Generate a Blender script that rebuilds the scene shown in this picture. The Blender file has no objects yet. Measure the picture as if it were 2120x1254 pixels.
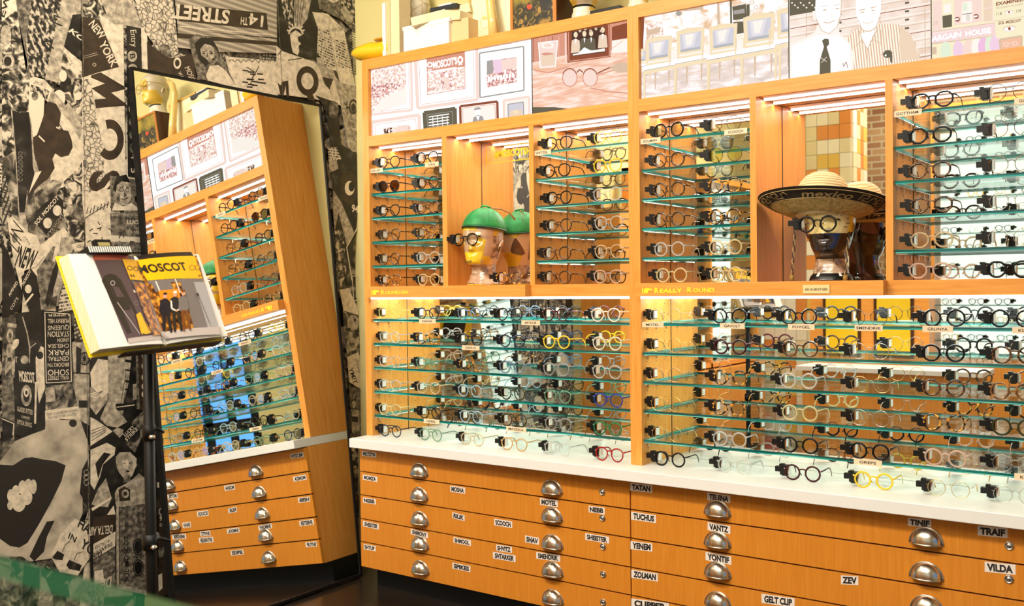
import bpy, math, random
from mathutils import Vector, Matrix
random.seed(7)
SC = bpy.context.scene
COL = SC.collection
PI = math.pi
sin, cos = math.sin, math.cos
H = 1.70                                   # eye height

# ------------------------------------------------------------------ camera
F_PX = 2045.1
yaw, pitch, roll = [math.radians(a) for a in (36.215, 0.922, -0.6233)]
FW = Vector((-sin(yaw)*cos(pitch), cos(yaw)*cos(pitch), -sin(pitch)))
R0 = Vector((cos(yaw), sin(yaw), 0)); U0 = R0.cross(FW)
RT = R0*cos(roll) + U0*sin(roll); UP = U0*cos(roll) - R0*sin(roll)
CAM = Vector((0, 0, H))
def ray(px, py): return FW + RT*((px-1060)/F_PX) - UP*((py-627)/F_PX)
def at(px, py, axis, val):
    d = ray(px, py); k = (val-CAM[axis])/d[axis]
    return CAM + d*k
def atX(px, py, v): return at(px, py, 0, v)
def atY(px, py, v): return at(px, py, 1, v)
cam = bpy.data.cameras.new('camera'); co = bpy.data.objects.new('camera', cam); COL.objects.link(co)
M = Matrix.Identity(4)
for i in range(3):
    M[i][0] = RT[i]; M[i][1] = UP[i]; M[i][2] = -FW[i]; M[i][3] = CAM[i]
co.matrix_world = M
cam.sensor_width = 36; cam.lens = F_PX/2120*36; cam.clip_start = .02
cam.dof.use_dof = True; cam.dof.focus_distance = 4.6; cam.dof.aperture_fstop = 3.5
SC.camera = co

# ------------------------------------------------------------------ materials
MATS = {}
def srgb(r, g, b):
    f = lambda c: (c/255/12.92) if c/255 <= .04045 else ((c/255+.055)/1.055)**2.4
    return (f(r), f(g), f(b), 1)
def newmat(name):
    m = bpy.data.materials.new(name); m.use_nodes = True
    nt = m.node_tree; nt.nodes.clear()
    out = nt.nodes.new('ShaderNodeOutputMaterial')
    MATS[name] = m
    return m, nt, out
def N(nt, t, **kw):
    n = nt.nodes.new(t)
    for k, v in kw.items():
        if k in n.inputs: n.inputs[k].default_value = v
        else: setattr(n, k, v)
    return n
def plain(name, col, rough=.5, metal=0, spec=.5, coat=0, bump=0, bscale=200, emit=None, estr=1):
    if name in MATS: return MATS[name]
    m, nt, out = newmat(name)
    p = N(nt, 'ShaderNodeBsdfPrincipled'); p.inputs['Base Color'].default_value = (*col[:3], 1)
    p.inputs['Roughness'].default_value = rough; p.inputs['Metallic'].default_value = metal
    p.inputs['Specular IOR Level'].default_value = spec; p.inputs['Coat Weight'].default_value = coat
    if emit:
        p.inputs['Emission Color'].default_value = (*emit[:3], 1); p.inputs['Emission Strength'].default_value = estr
    if bump:
        tc = N(nt, 'ShaderNodeTexCoord'); no = N(nt, 'ShaderNodeTexNoise'); no.inputs['Scale'].default_value = bscale
        b = N(nt, 'ShaderNodeBump'); b.inputs['Strength'].default_value = bump
        nt.links.new(tc.outputs['Object'], no.inputs['Vector']); nt.links.new(no.outputs['Fac'], b.inputs['Height'])
        nt.links.new(b.outputs['Normal'], p.inputs['Normal'])
    nt.links.new(p.outputs[0], out.inputs[0])
    return m
def emis(name, col, s=1.0):
    if name in MATS: return MATS[name]
    m, nt, out = newmat(name)
    e = N(nt, 'ShaderNodeEmission'); e.inputs[0].default_value = (*col[:3], 1); e.inputs[1].default_value = s
    nt.links.new(e.outputs[0], out.inputs[0]); return m
def ramp(nt, stops, interp='LINEAR'):
    r = N(nt, 'ShaderNodeValToRGB'); cr = r.color_ramp; cr.interpolation = interp
    while len(cr.elements) < len(stops): cr.elements.new(.5)
    for e, (p, c) in zip(cr.elements, stops):
        e.position = p; e.color = (*c[:3], 1)
    return r
def tex(name, kind, stops, scale=5, vscale=(1, 1, 1), rough=.5, coord='Object', interp='LINEAR', detail=4, bump=0, spec=.5, coat=0, distort=0, rnd=1, feature=None, emission=0, metal=0):
    """one textured surface: noise / voronoi / wave / brick driven colour ramp"""
    if name in MATS: return MATS[name]
    m, nt, out = newmat(name)
    tc = N(nt, 'ShaderNodeTexCoord'); mp = N(nt, 'ShaderNodeMapping'); mp.inputs['Scale'].default_value = vscale
    nt.links.new(tc.outputs[coord], mp.inputs[0])
    if kind == 'noise':
        t = N(nt, 'ShaderNodeTexNoise'); t.inputs['Scale'].default_value = scale; t.inputs['Detail'].default_value = detail
        t.inputs['Distortion'].default_value = distort; o = t.outputs['Fac']
    elif kind == 'voronoi':
        t = N(nt, 'ShaderNodeTexVoronoi'); t.inputs['Scale'].default_value = scale
        t.inputs['Randomness'].default_value = rnd
        if feature: t.feature = feature
        if feature == 'DISTANCE_TO_EDGE': o = t.outputs['Distance']
        else:
            s = N(nt, 'ShaderNodeSeparateColor'); nt.links.new(t.outputs['Color'], s.inputs[0]); o = s.outputs[0]
    elif kind == 'wave':
        t = N(nt, 'ShaderNodeTexWave'); t.inputs['Scale'].default_value = scale; t.inputs['Distortion'].default_value = distort
        t.inputs['Detail'].default_value = detail; o = t.outputs['Fac']
    nt.links.new(mp.outputs[0], t.inputs['Vector'])
    r = ramp(nt, stops, interp); nt.links.new(o, r.inputs[0])
    p = N(nt, 'ShaderNodeBsdfPrincipled'); p.inputs['Roughness'].default_value = rough
    p.inputs['Specular IOR Level'].default_value = spec; p.inputs['Coat Weight'].default_value = coat; p.inputs['Metallic'].default_value = metal
    nt.links.new(r.outputs[0], p.inputs['Base Color'])
    if emission:
        nt.links.new(r.outputs[0], p.inputs['Emission Color']); p.inputs['Emission Strength'].default_value = emission
    if bump:
        b = N(nt, 'ShaderNodeBump'); b.inputs['Strength'].default_value = bump; b.inputs['Distance'].default_value = .002
        nt.links.new(o, b.inputs['Height']); nt.links.new(b.outputs[0], p.inputs['Normal'])
    nt.links.new(p.outputs[0], out.inputs[0]); return m
def seethrough(name, tint, gloss=.12, body=0, bodycol=(1, 1, 1), rough=.02):
    """thin clear sheet: mostly transmits straight through, a fresnel share mirrors, optional milky body"""
    if name in MATS: return MATS[name]
    m, nt, out = newmat(name)
    tr = N(nt, 'ShaderNodeBsdfTransparent'); tr.inputs[0].default_value = (*tint[:3], 1)
    gl = N(nt, 'ShaderNodeBsdfGlossy'); gl.inputs['Roughness'].default_value = rough
    lw = N(nt, 'ShaderNodeFresnel'); lw.inputs['IOR'].default_value = 1.45
    mul = N(nt, 'ShaderNodeMath', operation='MULTIPLY_ADD'); mul.inputs[1].default_value = gloss*6; mul.inputs[2].default_value = 0; mul.use_clamp = True
    mx = N(nt, 'ShaderNodeMixShader')
    nt.links.new(lw.outputs[0], mul.inputs[0]); nt.links.new(mul.outputs[0], mx.inputs[0])
    a = tr
    if body:
        df = N(nt, 'ShaderNodeBsdfDiffuse'); df.inputs[0].default_value = (*bodycol[:3], 1)
        m0 = N(nt, 'ShaderNodeMixShader'); m0.inputs[0].default_value = body
        nt.links.new(tr.outputs[0], m0.inputs[1]); nt.links.new(df.outputs[0], m0.inputs[2]); a = m0
    nt.links.new(a.outputs[0], mx.inputs[1]); nt.links.new(gl.outputs[0], mx.inputs[2])
    nt.links.new(mx.outputs[0], out.inputs[0]); return m

w0, w1, w2 = (.80, .355, .078), (.75, .31, .058), (.68, .262, .038)
WV = tex('maple_vertical', 'noise', [(.3, w2), (.5, w1), (.7, w0)], 6, (14, 14, .8), .38, detail=6, distort=.4, spec=.35)
WH = tex('maple_horizontal', 'noise', [(.3, w2), (.5, w1), (.7, w0)], 6, (.8, 14, 14), .38, detail=6, distort=.4, spec=.35)
WHITE = plain('white_solid_surface', (.82, .82, .80), .28)
MIRROR = plain('silvered_mirror', (.93, .95, .93), 0.0, 1)
BLACK = plain('black_paint', (.004, .004, .004), .5, spec=.25)
BLKPL = plain('black_plastic', (.006, .006, .006), .35, spec=.3)
CHROME = plain('chrome', (.75, .73, .70), .15, 1)
NICKEL = tex('brushed_nickel', 'noise', [(.3, (.50, .46, .40)), (.7, (.72, .68, .60))], 60, (1, 1, .2), .26, metal=1)
LED = emis('led_strip_light', (1, .92, .84), 62)
LEDC = emis('led_strip_cool', (.88, 1, .96), 150)
GLASS = seethrough('shelf_glass', (.965, .99, .98), .055)
GEDGE = tex('glass_edge_green', 'noise', [(.35, (.0, .03, .03)), (.52, (.0, .09, .085)), (.66, (.01, .28, .25))], 3, (1.2, 1, 120), .08, detail=2, spec=.8)
GEDGE2 = tex('glass_edge_bright', 'noise', [(.35, (.0, .12, .11)), (.55, (.02, .40, .36)), (.66, (.25, .75, .68))], 3, (1.2, 1, 60), .08, detail=2, spec=.8)
TAGM = plain('maple_tag', (.80, .62, .42), .5)
INK = plain('black_ink', (.012, .01, .01), .6)
LABELP = plain('white_label_paper', (.82, .74, .68), .6)
YELLOW = plain('yellow_vinyl', (.95, .78, .03), .4)

# ------------------------------------------------------------------ mesh builder
class MB:
    def __init__(s): s.v = []; s.f = []; s.m = []; s.uv = []; s.mats = []; s.has_uv = False
    def mi(s, mat):
        if mat not in s.mats: s.mats.append(mat)
        return s.mats.index(mat)
    def add(s, vs, fs, mat, uv=None):
        o = len(s.v); s.v += [tuple(v) for v in vs]; k = s.mi(mat)
        for f in fs:
            s.f.append([i+o for i in f]); s.m.append(k)
        s.uv += list(uv) if uv else [(v[0], v[2]) for v in vs]
        if uv: s.has_uv = True
        return s
    def box(s, x0, x1, y0, y1, z0, z1, mat, T=None):
        vs = [Vector((x, y, z)) for x in (x0, x1) for y in (y0, y1) for z in (z0, z1)]
        if T: vs = [T @ v for v in vs]
        return s.add(vs, [(0, 1, 3, 2), (4, 6, 7, 5), (0, 4, 5, 1), (2, 3, 7, 6), (0, 2, 6, 4), (1, 5, 7, 3)], mat)
    def tube(s, path, r, mat, n=8, ry=None, closed=False, cap=True, T=None):
        """sweep an ellipse (r sideways, ry along the 'up' side) or a tapered radius list along a path"""
        path = [Vector(p) for p in path]; L = len(path); vs = []; fs = []
        prev = None
        for i, p in enumerate(path):
            a = path[(i-1) % L] if (closed or i) else p; b = path[(i+1) % L] if (closed or i < L-1) else p
            t = (b-a).normalized()
            if prev is None:
                ref = Vector((0, 0, 1)) if abs(t.z) < .9 else Vector((0, 1, 0))
                if closed: ref = Vector((0, 1, 0)) if abs(t.y) < .9 else Vector((0, 0, 1))
                nx = (ref - t*ref.dot(t)).normalized()
            else: nx = (prev - t*prev.dot(t)).normalized()
            prev = nx; ny = t.cross(nx)
            rr = r[i] if isinstance(r, (list, tuple)) else r
            r2 = ry if ry is not None else rr
            for k in range(n):
                an = 2*PI*k/n + PI/n
                vs.append(p + nx*(rr*cos(an)) + ny*(r2*sin(an)))
        for i in range(L if closed else L-1):
            for k in range(n):
                a, b = i*n+k, i*n+(k+1) % n; c, d = ((i+1) % L)*n+(k+1) % n, ((i+1) % L)*n+k
                fs.append((a, b, c, d))
        if cap and not closed:
            fs.append(tuple(range(n))[::-1]); fs.append(tuple(range((L-1)*n, L*n)))
        if T: vs = [T @ v for v in vs]
        return s.add(vs, fs, mat)
    def lathe(s, prof, mat, n=24, c=(0, 0, 0), T=None, sx=1, sy=1):
        vs = []; fs = []
        for r, z in prof:
            for k in range(n):
                a = 2*PI*k/n; vs.append(Vector((c[0]+r*cos(a)*sx, c[1]+r*sin(a)*sy, c[2]+z)))
        for i in range(len(prof)-1):
            for k in range(n):
                fs.append((i*n+k, i*n+(k+1) % n, (i+1)*n+(k+1) % n, (i+1)*n+k))
        fs.append(tuple(range(n))[::-1]); fs.append(tuple(range((len(prof)-1)*n, len(prof)*n)))
        if T: vs = [T @ v for v in vs]
        return s.add(vs, fs, mat)
    def build(s, name, parent=None, smooth=False, loc=None, bevel=0):
        me = bpy.data.meshes.new(name); me.from_pydata(s.v, [], s.f)
        for m in s.mats: me.materials.append(m)
        me.polygons.foreach_set('material_index', s.m)
        if s.has_uv:
            l = me.uv_layers.new(name='uv'); 
            for i, lp in enumerate(me.loops): l.data[i].uv = s.uv[lp.vertex_index]
        if smooth: me.polygons.foreach_set('use_smooth', [True]*len(me.polygons))
        me.update()
        o = bpy.data.objects.new(name, me); COL.objects.link(o)
        if parent: o.parent = parent
        if loc is not None: o.location = loc
        if bevel:
            b = o.modifiers.new('bevel', 'BEVEL'); b.width = bevel; b.segments = 2; b.limit_method = 'ANGLE'
        return o
def tag(o, label, cat, group=None):
    o['label'] = label; o['category'] = cat
    if group: o['group'] = group
    return o
def thing(name, label, cat, loc=(0, 0, 0), group=None, rz=0):
    o = bpy.data.objects.new(name, None); COL.objects.link(o); o.location = loc; o.rotation_euler = (0, 0, rz)
    o.empty_display_size = .05
    return tag(o, label, cat, group)
def struct(o): o['kind'] = 'structure'; return o
def boxo(name, x0, x1, y0, y1, z0, z1, mat, parent=None, bevel=0):
    return MB().box(x0, x1, y0, y1, z0, z1, mat).build(name, parent, bevel=bevel)

# ------------------------------------------------------------------ lettering and flat artwork
_TX = {}
def text_geo(s, bold=0, shear=0):
    k = (s, bold, shear)
    if k in _TX: return _TX[k]
    cu = bpy.data.curves.new('t', 'FONT'); cu.body = s; cu.size = 1; cu.offset = bold; cu.shear = shear; cu.fill_mode = 'FRONT'; cu.resolution_u = 3
    ob = bpy.data.objects.new('t', cu); COL.objects.link(ob)
    me = bpy.data.meshes.new_from_object(ob.evaluated_get(bpy.context.evaluated_depsgraph_get()))
    vs = [(v.co.x, v.co.y) for v in me.vertices]; fs = [tuple(p.vertices) for p in me.polygons]
    bpy.data.objects.remove(ob); bpy.data.curves.remove(cu); bpy.data.meshes.remove(me)
    x0, x1 = min(v[0] for v in vs), max(v[0] for v in vs); y0, y1 = min(0, min(v[1] for v in vs)), max(v[1] for v in vs)
    y0 = 0
    vs = [((x-x0)/(x1-x0), (y-y0)/(y1-y0)) for x, y in vs]
    _TX[k] = (vs, fs); return _TX[k]
class Canvas:
    """flat artwork printed on a real plane: origin O, axes ex, ey, normal n; photo points are carried onto the plane"""
    def __init__(s, O, ex, ey, surf=None, step=.00003, lift=.0004):
        s.O = Vector(O); s.ex = Vector(ex).normalized(); s.ey = Vector(ey).normalized(); s.n = s.ex.cross(s.ey)
        s.mb = MB(); s.k = lift; s.step = step; s.surf = surf
    def loc(s, p):
        d = ray(*p); k = (s.O-CAM).dot(s.n)/d.dot(s.n); q = CAM+d*k-s.O
        return (q.dot(s.ex), q.dot(s.ey))
    def pt(s, u, v, off):
        if s.surf: return s.surf(u, v, off)
        return s.O + s.ex*u + s.ey*v + s.n*off
    def polyl(s, L, mat, ang=0):
        c, sn = cos(ang), sin(ang)
        s.mb.add([s.pt(u, v, s.k) for u, v in L], [tuple(range(len(L)))], mat, uv=[(u*c+v*sn, -u*sn+v*c) for u, v in L]); s.k += s.step
    def poly(s, pts, mat, ang=0): s.polyl([s.loc(p) for p in pts], mat, ang)
    def grid(s, pts, mat, nx=10, ny=1):
        """quad (4 photo points) cut in strips so that it follows a curved page"""
        a, b, c, d = [s.loc(p) for p in pts]
        L = lambda p, q, t: (p[0]+(q[0]-p[0])*t, p[1]+(q[1]-p[1])*t)
        vs = []; uv = []
        for j in range(ny+1):
            for i in range(nx+1):
                q = L(L(a, b, i/nx), L(d, c, i/nx), j/ny); uv.append(q); vs.append(s.pt(q[0], q[1], s.k))
        fs = [(j*(nx+1)+i, j*(nx+1)+i+1, (j+1)*(nx+1)+i+1, (j+1)*(nx+1)+i) for j in range(ny) for i in range(nx)]
        s.mb.add(vs, fs, mat, uv=uv); s.k += s.step
    def ell(s, c, rx, ry, mat, rot=0, n=20, hole=0, a0=0, a1=2*PI):
        P = []
        for k in range(n+1 if a1-a0 < 6.2 else n):
            a = a0+(a1-a0)*k/n; x, y = rx*cos(a), ry*sin(a)
            P.append((c[0]+x*cos(rot)-y*sin(rot), c[1]+x*sin(rot)+y*cos(rot)))
        if not hole: return s.poly(P, mat)
        o = [s.loc(p) for p in P]; h = [s.loc((c[0]+(p[0]-c[0])*hole, c[1]+(p[1]-c[1])*hole)) for p in P]
        m = len(o); full = a1-a0 > 6.2
        s.mb.add([s.pt(u, v, s.k) for u, v in o+h], [(i, (i+1) % m, m+(i+1) % m, m+i) for i in range(m if full else m-1)], mat, uv=o+h); s.k += s.step
    def line(s, pts, w, mat):
        for a, b in zip(pts, pts[1:]):
            dx, dy = b[0]-a[0], b[1]-a[1]; L = math.hypot(dx, dy) or 1; nx, ny = -dy/L*w/2, dx/L*w/2
            q = [s.loc(p) for p in ((a[0]+nx, a[1]+ny), (b[0]+nx, b[1]+ny), (b[0]-nx, b[1]-ny), (a[0]-nx, a[1]-ny))]
            s.mb.add([s.pt(u, v, s.k) for u, v in q], [(0, 1, 2, 3)], mat, uv=q)
        s.k += s.step
    def frame(s, pts, w, mat): s.line(list(pts)+[pts[0]], w, mat)
    def text(s, t, p0, p1, up, mat, bold=.0, shear=0):
        """baseline p0 -> p1, 'up' is the photo point above p0 at capital height"""
        vs, fs = text_geo(t, bold, shear)
        a, b, c = s.loc(p0), s.loc(p1), s.loc(up)
        e = (b[0]-a[0], b[1]-a[1]); g = (c[0]-a[0], c[1]-a[1])
        L = [(a[0]+x*e[0]+y*g[0], a[1]+x*e[1]+y*g[1]) for x, y in vs]
        s.mb.add([s.pt(u, v, s.k) for u, v in L], fs, mat, uv=L); s.k += s.step

# ------------------------------------------------------------------ key dimensions (metres)
XA, XA2 = -4.004, -3.957
P1, P2, P3, P4, P5 = (-3.419, -3.386), (-2.850, -2.822), (-2.284, -2.225), (-1.687, -1.658), (-1.121, -1.092)
XR2, XR = -.553, -.506
XM = -2.2553
Z = lambda z: z+H
ZT, ZL1, ZL2, ZC, ZR1, ZR2, ZCT, ZCB = Z(1.297), Z(1.238), Z(.862), Z(.804), Z(.0114), Z(-.0487), Z(-.8364), Z(-.8871)
ZD = [ZCB, Z(-1.0335), Z(-1.1667), Z(-1.3025), Z(-1.4326), Z(-1.5757)]
Y0, YM, YC, YD = 4.048, 4.349, 3.908, 3.989
XW, YB = -4.46, 4.43
YG = 4.062                                 # front edge of the glass shelves
SH_UP = [Z(.674), Z(.539), Z(.4035), Z(.267), Z(.1308)]
SH_LO = [Z(-.1725), Z(-.3088), Z(-.444), Z(-.5795), Z(-.7165)]

# ================================================================== the room
CARP = plain('dark_floor', (.018, .012, .008), .22)
WALLY = plain('yellow_green_wall_paint', (.72, .64, .28), .6, bump=.05)
CEILM = plain('ceiling_paint', (.55, .52, .42), .8)
struct(boxo('floor', XW-.1, 2.6, -3.2, YB+.1, -.1, 0, CARP))
struct(boxo('ceiling', XW-.1, 2.6, -3.2, YB+.1, 4.4, 4.5, CEILM))
struct(boxo('wall_back', XW-.1, 2.6, YB, YB+.1, 0, 4.4, WALLY))
struct(boxo('wall_right', 2.5, 2.6, -3.2, YB, 0, 4.4, WALLY))
BRICK, nt, out = newmat('old_brick')
tc = N(nt, 'ShaderNodeTexCoord'); sp = N(nt, 'ShaderNodeSeparateXYZ'); cb = N(nt, 'ShaderNodeCombineXYZ')
nt.links.new(tc.outputs['Object'], sp.inputs[0]); nt.links.new(sp.outputs[0], cb.inputs[0]); nt.links.new(sp.outputs[2], cb.inputs[1])
br = N(nt, 'ShaderNodeTexBrick'); br.inputs['Scale'].default_value = 1; br.inputs['Brick Width'].default_value = .23; br.inputs['Row Height'].default_value = .078; br.inputs['Mortar Size'].default_value = .01
br.inputs['Color1'].default_value = (.30, .13, .06, 1); br.inputs['Color2'].default_value = (.50, .30, .14, 1); br.inputs['Mortar'].default_value = (.55, .45, .28, 1)
nt.links.new(cb.outputs[0], br.inputs['Vector']); p = N(nt, 'ShaderNodeBsdfPrincipled'); p.inputs['Roughness'].default_value = .8
nt.links.new(br.outputs[0], p.inputs['Base Color']); nt.links.new(p.outputs[0], out.inputs[0])
struct(boxo('wall_front', XW-.1, 2.6, -3.3, -3.2, 0, 4.4, BRICK))
# tiled pillar in the room behind, seen in the mirrors
t1 = plain('cream_tile', (.75, .66, .40), .2); t2 = plain('orange_tile', (.72, .27, .06), .2); t3 = plain('yellow_tile', (.75, .50, .10), .2); t4 = plain('pale_tile', (.85, .80, .62), .2)
mb = MB(); rnd = random.Random(3)
for face in (0, 1):
    n = 9 if face == 0 else 4
    for i in range(n):
        for j in range(25):
            mt = rnd.choice([t1, t1, t2, t3, t4, t4, t2 if (i+j) % 2 else t1])
            a = i*.118
            if face == 0: mb.box(-4.25+a+.002, -4.25+a+.116, -1.6, -1.58, .05+j*.15+.002, .05+j*.15+.148, mt)
            else: mb.box(-3.188, -3.168, -1.6-a-.116, -1.6-a-.002, .05+j*.15+.002, .05+j*.15+.148, mt)
struct(mb.build('pillar_tiled'))
struct(boxo('pillar_core', XW, -3.19, -2.06, -1.6, 0, 4.4, t1))

# ---------------------------------------------------------------- left wall with the collage wallpaper
def sep(a): return (a*1.0, a*.86, a*.64)
PAPER = tex('print_pale', 'noise', [(.30, sep(.40)), (.5, sep(.60)), (.6, sep(.68))], 34, detail=9, coord='UV', rough=.55)
PAPER2 = tex('print_tan', 'noise', [(.33, sep(.18)), (.5, sep(.34)), (.65, sep(.52))], 38, detail=8, coord='UV', rough=.55)
GREYP = tex('print_midtone', 'noise', [(.36, sep(.035)), (.5, sep(.12)), (.64, sep(.26))], 42, detail=8, coord='UV', rough=.55)
DARKP = tex('print_dark', 'noise', [(.42, sep(.004)), (.6, sep(.016)), (.7, sep(.06))], 14, detail=7, coord='UV', rough=.5)
BROWNP = tex('print_brown', 'noise', [(.3, (.016, .010, .006)), (.7, (.045, .028, .015))], 20, coord='UV', rough=.5)
PHOTO = tex('print_photo', 'noise', [(.40, sep(.005)), (.48, sep(.05)), (.54, sep(.26)), (.60, sep(.62))], 24, coord='UV', detail=9, distort=1.2, rough=.5)
PHOTO2 = tex('print_photo_soft', 'noise', [(.38, sep(.006)), (.5, sep(.08)), (.58, sep(.28)), (.66, sep(.5))], 17, coord='UV', detail=9, distort=.8, rough=.5)
CROWD = tex('print_crowd', 'noise', [(.42, sep(.006)), (.50, sep(.05)), (.58, sep(.5))], 62, (1, .6, 1), coord='UV', detail=3, rough=.55)
STONE = tex('print_stone', 'noise', [(.3, sep(.20)), (.5, sep(.42)), (.7, sep(.58))], 10, coord='UV', detail=8, rough=.6)
MAPM = tex('print_street_map', 'voronoi', [(.02, sep(.07)), (.09, sep(.50)), (.3, sep(.60))], 42, coord='UV', feature='DISTANCE_TO_EDGE', rough=.55)
def newsprint(name, paper, ink, row, lo=.52):
    m, nt, out = newmat(name)
    tc = N(nt, 'ShaderNodeTexCoord'); sx = N(nt, 'ShaderNodeSeparateXYZ'); nt.links.new(tc.outputs['UV'], sx.inputs[0])
    r = N(nt, 'ShaderNodeMath', operation='MULTIPLY'); r.inputs[1].default_value = 1/row; nt.links.new(sx.outputs[1], r.inputs[0])
    fr = N(nt, 'ShaderNodeMath', operation='FRACT'); nt.links.new(r.outputs[0], fr.inputs[0])
    g1 = N(nt, 'ShaderNodeMath', operation='GREATER_THAN'); g1.inputs[1].default_value = .45; nt.links.new(fr.outputs[0], g1.inputs[0])
    fl = N(nt, 'ShaderNodeMath', operation='FLOOR'); nt.links.new(r.outputs[0], fl.inputs[0])
    cb = N(nt, 'ShaderNodeCombineXYZ'); nt.links.new(sx.outputs[0], cb.inputs[0]); nt.links.new(fl.outputs[0], cb.inputs[1])
    mp = N(nt, 'ShaderNodeMapping'); mp.inputs['Scale'].default_value = (1.6/row, 7.7, 1); nt.links.new(cb.outputs[0], mp.inputs[0])
    no = N(nt, 'ShaderNodeTexNoise'); no.inputs['Scale'].default_value = 1; no.inputs['Detail'].default_value = 1; nt.links.new(mp.outputs[0], no.inputs[0])
    g2 = N(nt, 'ShaderNodeMath', operation='LESS_THAN'); g2.inputs[1].default_value = lo; nt.links.new(no.outputs[0], g2.inputs[0])
    mu = N(nt, 'ShaderNodeMath', operation='MULTIPLY'); nt.links.new(g1.outputs[0], mu.inputs[0]); nt.links.new(g2.outputs[0], mu.inputs[1])
    mx = N(nt, 'ShaderNodeMix', data_type='RGBA'); mx.inputs[6].default_value = (*paper, 1); mx.inputs[7].default_value = (*ink, 1)
    nt.links.new(mu.outputs[0], mx.inputs[0]); p = N(nt, 'ShaderNodeBsdfPrincipled'); p.inputs['Roughness'].default_value = .6
    nt.links.new(mx.outputs[2], p.inputs['Base Color']); nt.links.new(p.outputs[0], out.inputs[0]); return m
NEWS = newsprint('print_news_column', sep(.55), sep(.05), .016)
NEWSD = newsprint('print_news_dark', sep(.03), sep(.35), .018)
DASH = newsprint('print_sketch_dashes', sep(.58), sep(.04), .030, .42)
TILEP = newsprint('print_station_tiles', sep(.42), sep(.22), .030, .9)
LT = plain('print_white', sep(.66), .55); DK = plain('print_black', sep(.012), .5)
lw = boxo('wall_left', XW-.1, XW, -3.2, YB, 0, 4.4, WALLY); struct(lw)
W = Canvas((XW, 0, 0), (0, 1, 0), (0, 0, 1)); W.n = Vector((1, 0, 0))
W.polyl([(1.75, 0), (YB, 0), (YB, 4.4), (1.75, 4.4)], PHOTO2); W.polyl([(1.75, 0), (2.3, 0), (2.3, 3.7), (1.75, 3.7)], CROWD)
P = W.poly
rw = random.Random(21)
for k in range(560):                       # the busy under-layer of small clippings
    y, z = rw.uniform(1.8, YB-.1), rw.uniform(.1, 3.6); a = rw.uniform(0, PI); l, h = rw.uniform(.05, .20), rw.uniform(.04, .13)
    L = [(y+(x*cos(a)-q*sin(a)), z+(x*sin(a)+q*cos(a))) for x, q in ((-l, -h*rw.uniform(.5, 1)), (l*rw.uniform(.6, 1), -h), (l, h*rw.uniform(.5, 1)), (-l*rw.uniform(.6, 1), h))]
    L = [(min(YB, max(1.75, p)), q) for p, q in L]
    W.polyl(L, rw.choice([PHOTO, PHOTO, PHOTO2, CROWD, DARKP, GREYP, PAPER, PAPER2, NEWS, NEWSD, DASH, MAPM, STONE]), a)
# first drop of paper (left)
P([(0, 18), (33, 18), (62, 170), (58, 300), (0, 330)], PHOTO, .3)
P([(0, 0), (28, -5), (33, 20), (0, 45)], PAPER); W.text('EW', (5, 38), (18, -8), (-6, 34), DK, .02)
W.ell((8, 75), 11, 22, PAPER2); W.ell((14, 128), 12, 16, PAPER2); W.ell((12, 128), 8, 10, DARKP)
P([(28, -5), (72, -5), (50, 150), (60, 165), (34, 40)], GREYP, .2)
P([(62, -10), (128, -10), (92, 162), (58, 158), (50, 90)], CROWD, .4)
P([(126, -10), (165, -10), (163, 30), (146, 32), (132, 96), (116, 172), (89, 165)], PAPER2, .4)
for q in ((108, 33, 121, 38), (106, 47, 125, 55), (93, 90, 107, 102)): W.line([(q[0], q[1]), (q[2], q[3])], 3, DARKP)
P([(146, 32), (164, 30), (164, 125), (128, 98)], DARKP)
W.text('KO', (137, 66), (168, 88), (146, 60), LT, .03)
P([(130, 100), (165, 130), (166, 152), (127, 108)], PAPER)
P([(126, 112), (166, 150), (167, 250), (130, 205), (118, 175)], PHOTO, .8)
W.ell((126, 158), 8, 12, LT); W.ell((118, 205), 13, 18, LT); W.ell((157, 200), 8, 8, LT)
P([(96, 205), (104, 186), (168, 262), (168, 322), (150, 380), (88, 398), (55, 430), (70, 330)], PAPER2)
P([(105, 215), (140, 252), (160, 290), (168, 268), (168, 330), (140, 385), (100, 395)], PAPER)
P([(0, 330), (60, 290), (70, 450), (40, 520), (0, 480)], PHOTO2, .3)
P([(18, 225), (28, 330), (34, 440), (48, 560), (70, 540), (52, 400), (70, 350), (62, 240)], PAPER2)
P([(21, 229), (38, 234), (55, 230), (60, 268), (64, 345), (70, 372), (52, 396), (47, 440), (36, 440), (30, 330)], DARKP)
for k in range(7): W.ell((38, 318+k*9), 5, 4, GREYP, hole=.6)
P([(22, 205), (30, 192), (48, 196), (56, 212), (55, 232), (38, 235), (24, 228)], PHOTO)
P([(56, 190), (66, 186), (88, 205), (86, 240), (80, 262), (75, 285), (65, 290), (60, 250), (55, 232)], LT)
P([(57, 165), (64, 159), (88, 166), (104, 184), (95, 212), (78, 196), (56, 188)], PAPER)
P([(60, 176), (92, 186), (98, 190), (92, 210), (80, 196), (58, 190)], CROWD, .2); W.text('JACK', (66, 172), (84, 180), (68, 166), DK)
W.ell((68, 200), 7, 9, PHOTO2)
P([(90, 216), (98, 211), (112, 216), (122, 235), (119, 258), (127, 270), (137, 272), (144, 290), (146, 306), (138, 322), (122, 326), (110, 318), (104, 330), (109, 348), (96, 370), (76, 385), (52, 412), (64, 372), (76, 354), (66, 318), (64, 285), (72, 280), (80, 258), (86, 240)], BROWNP)
W.line([(112, 264), (121, 268), (118, 262)], 3, LT); W.line([(76, 282), (88, 294)], 3, LT)
P([(68, 358), (82, 354), (72, 372), (55, 402)], LT)
P([(0, 330), (22, 440), (20, 460), (0, 470)], NEWSD, 1.2)
P([(48, 440), (52, 412), (90, 385), (105, 372), (125, 378), (110, 408), (70, 450), (60, 520)], PHOTO2)
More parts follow.
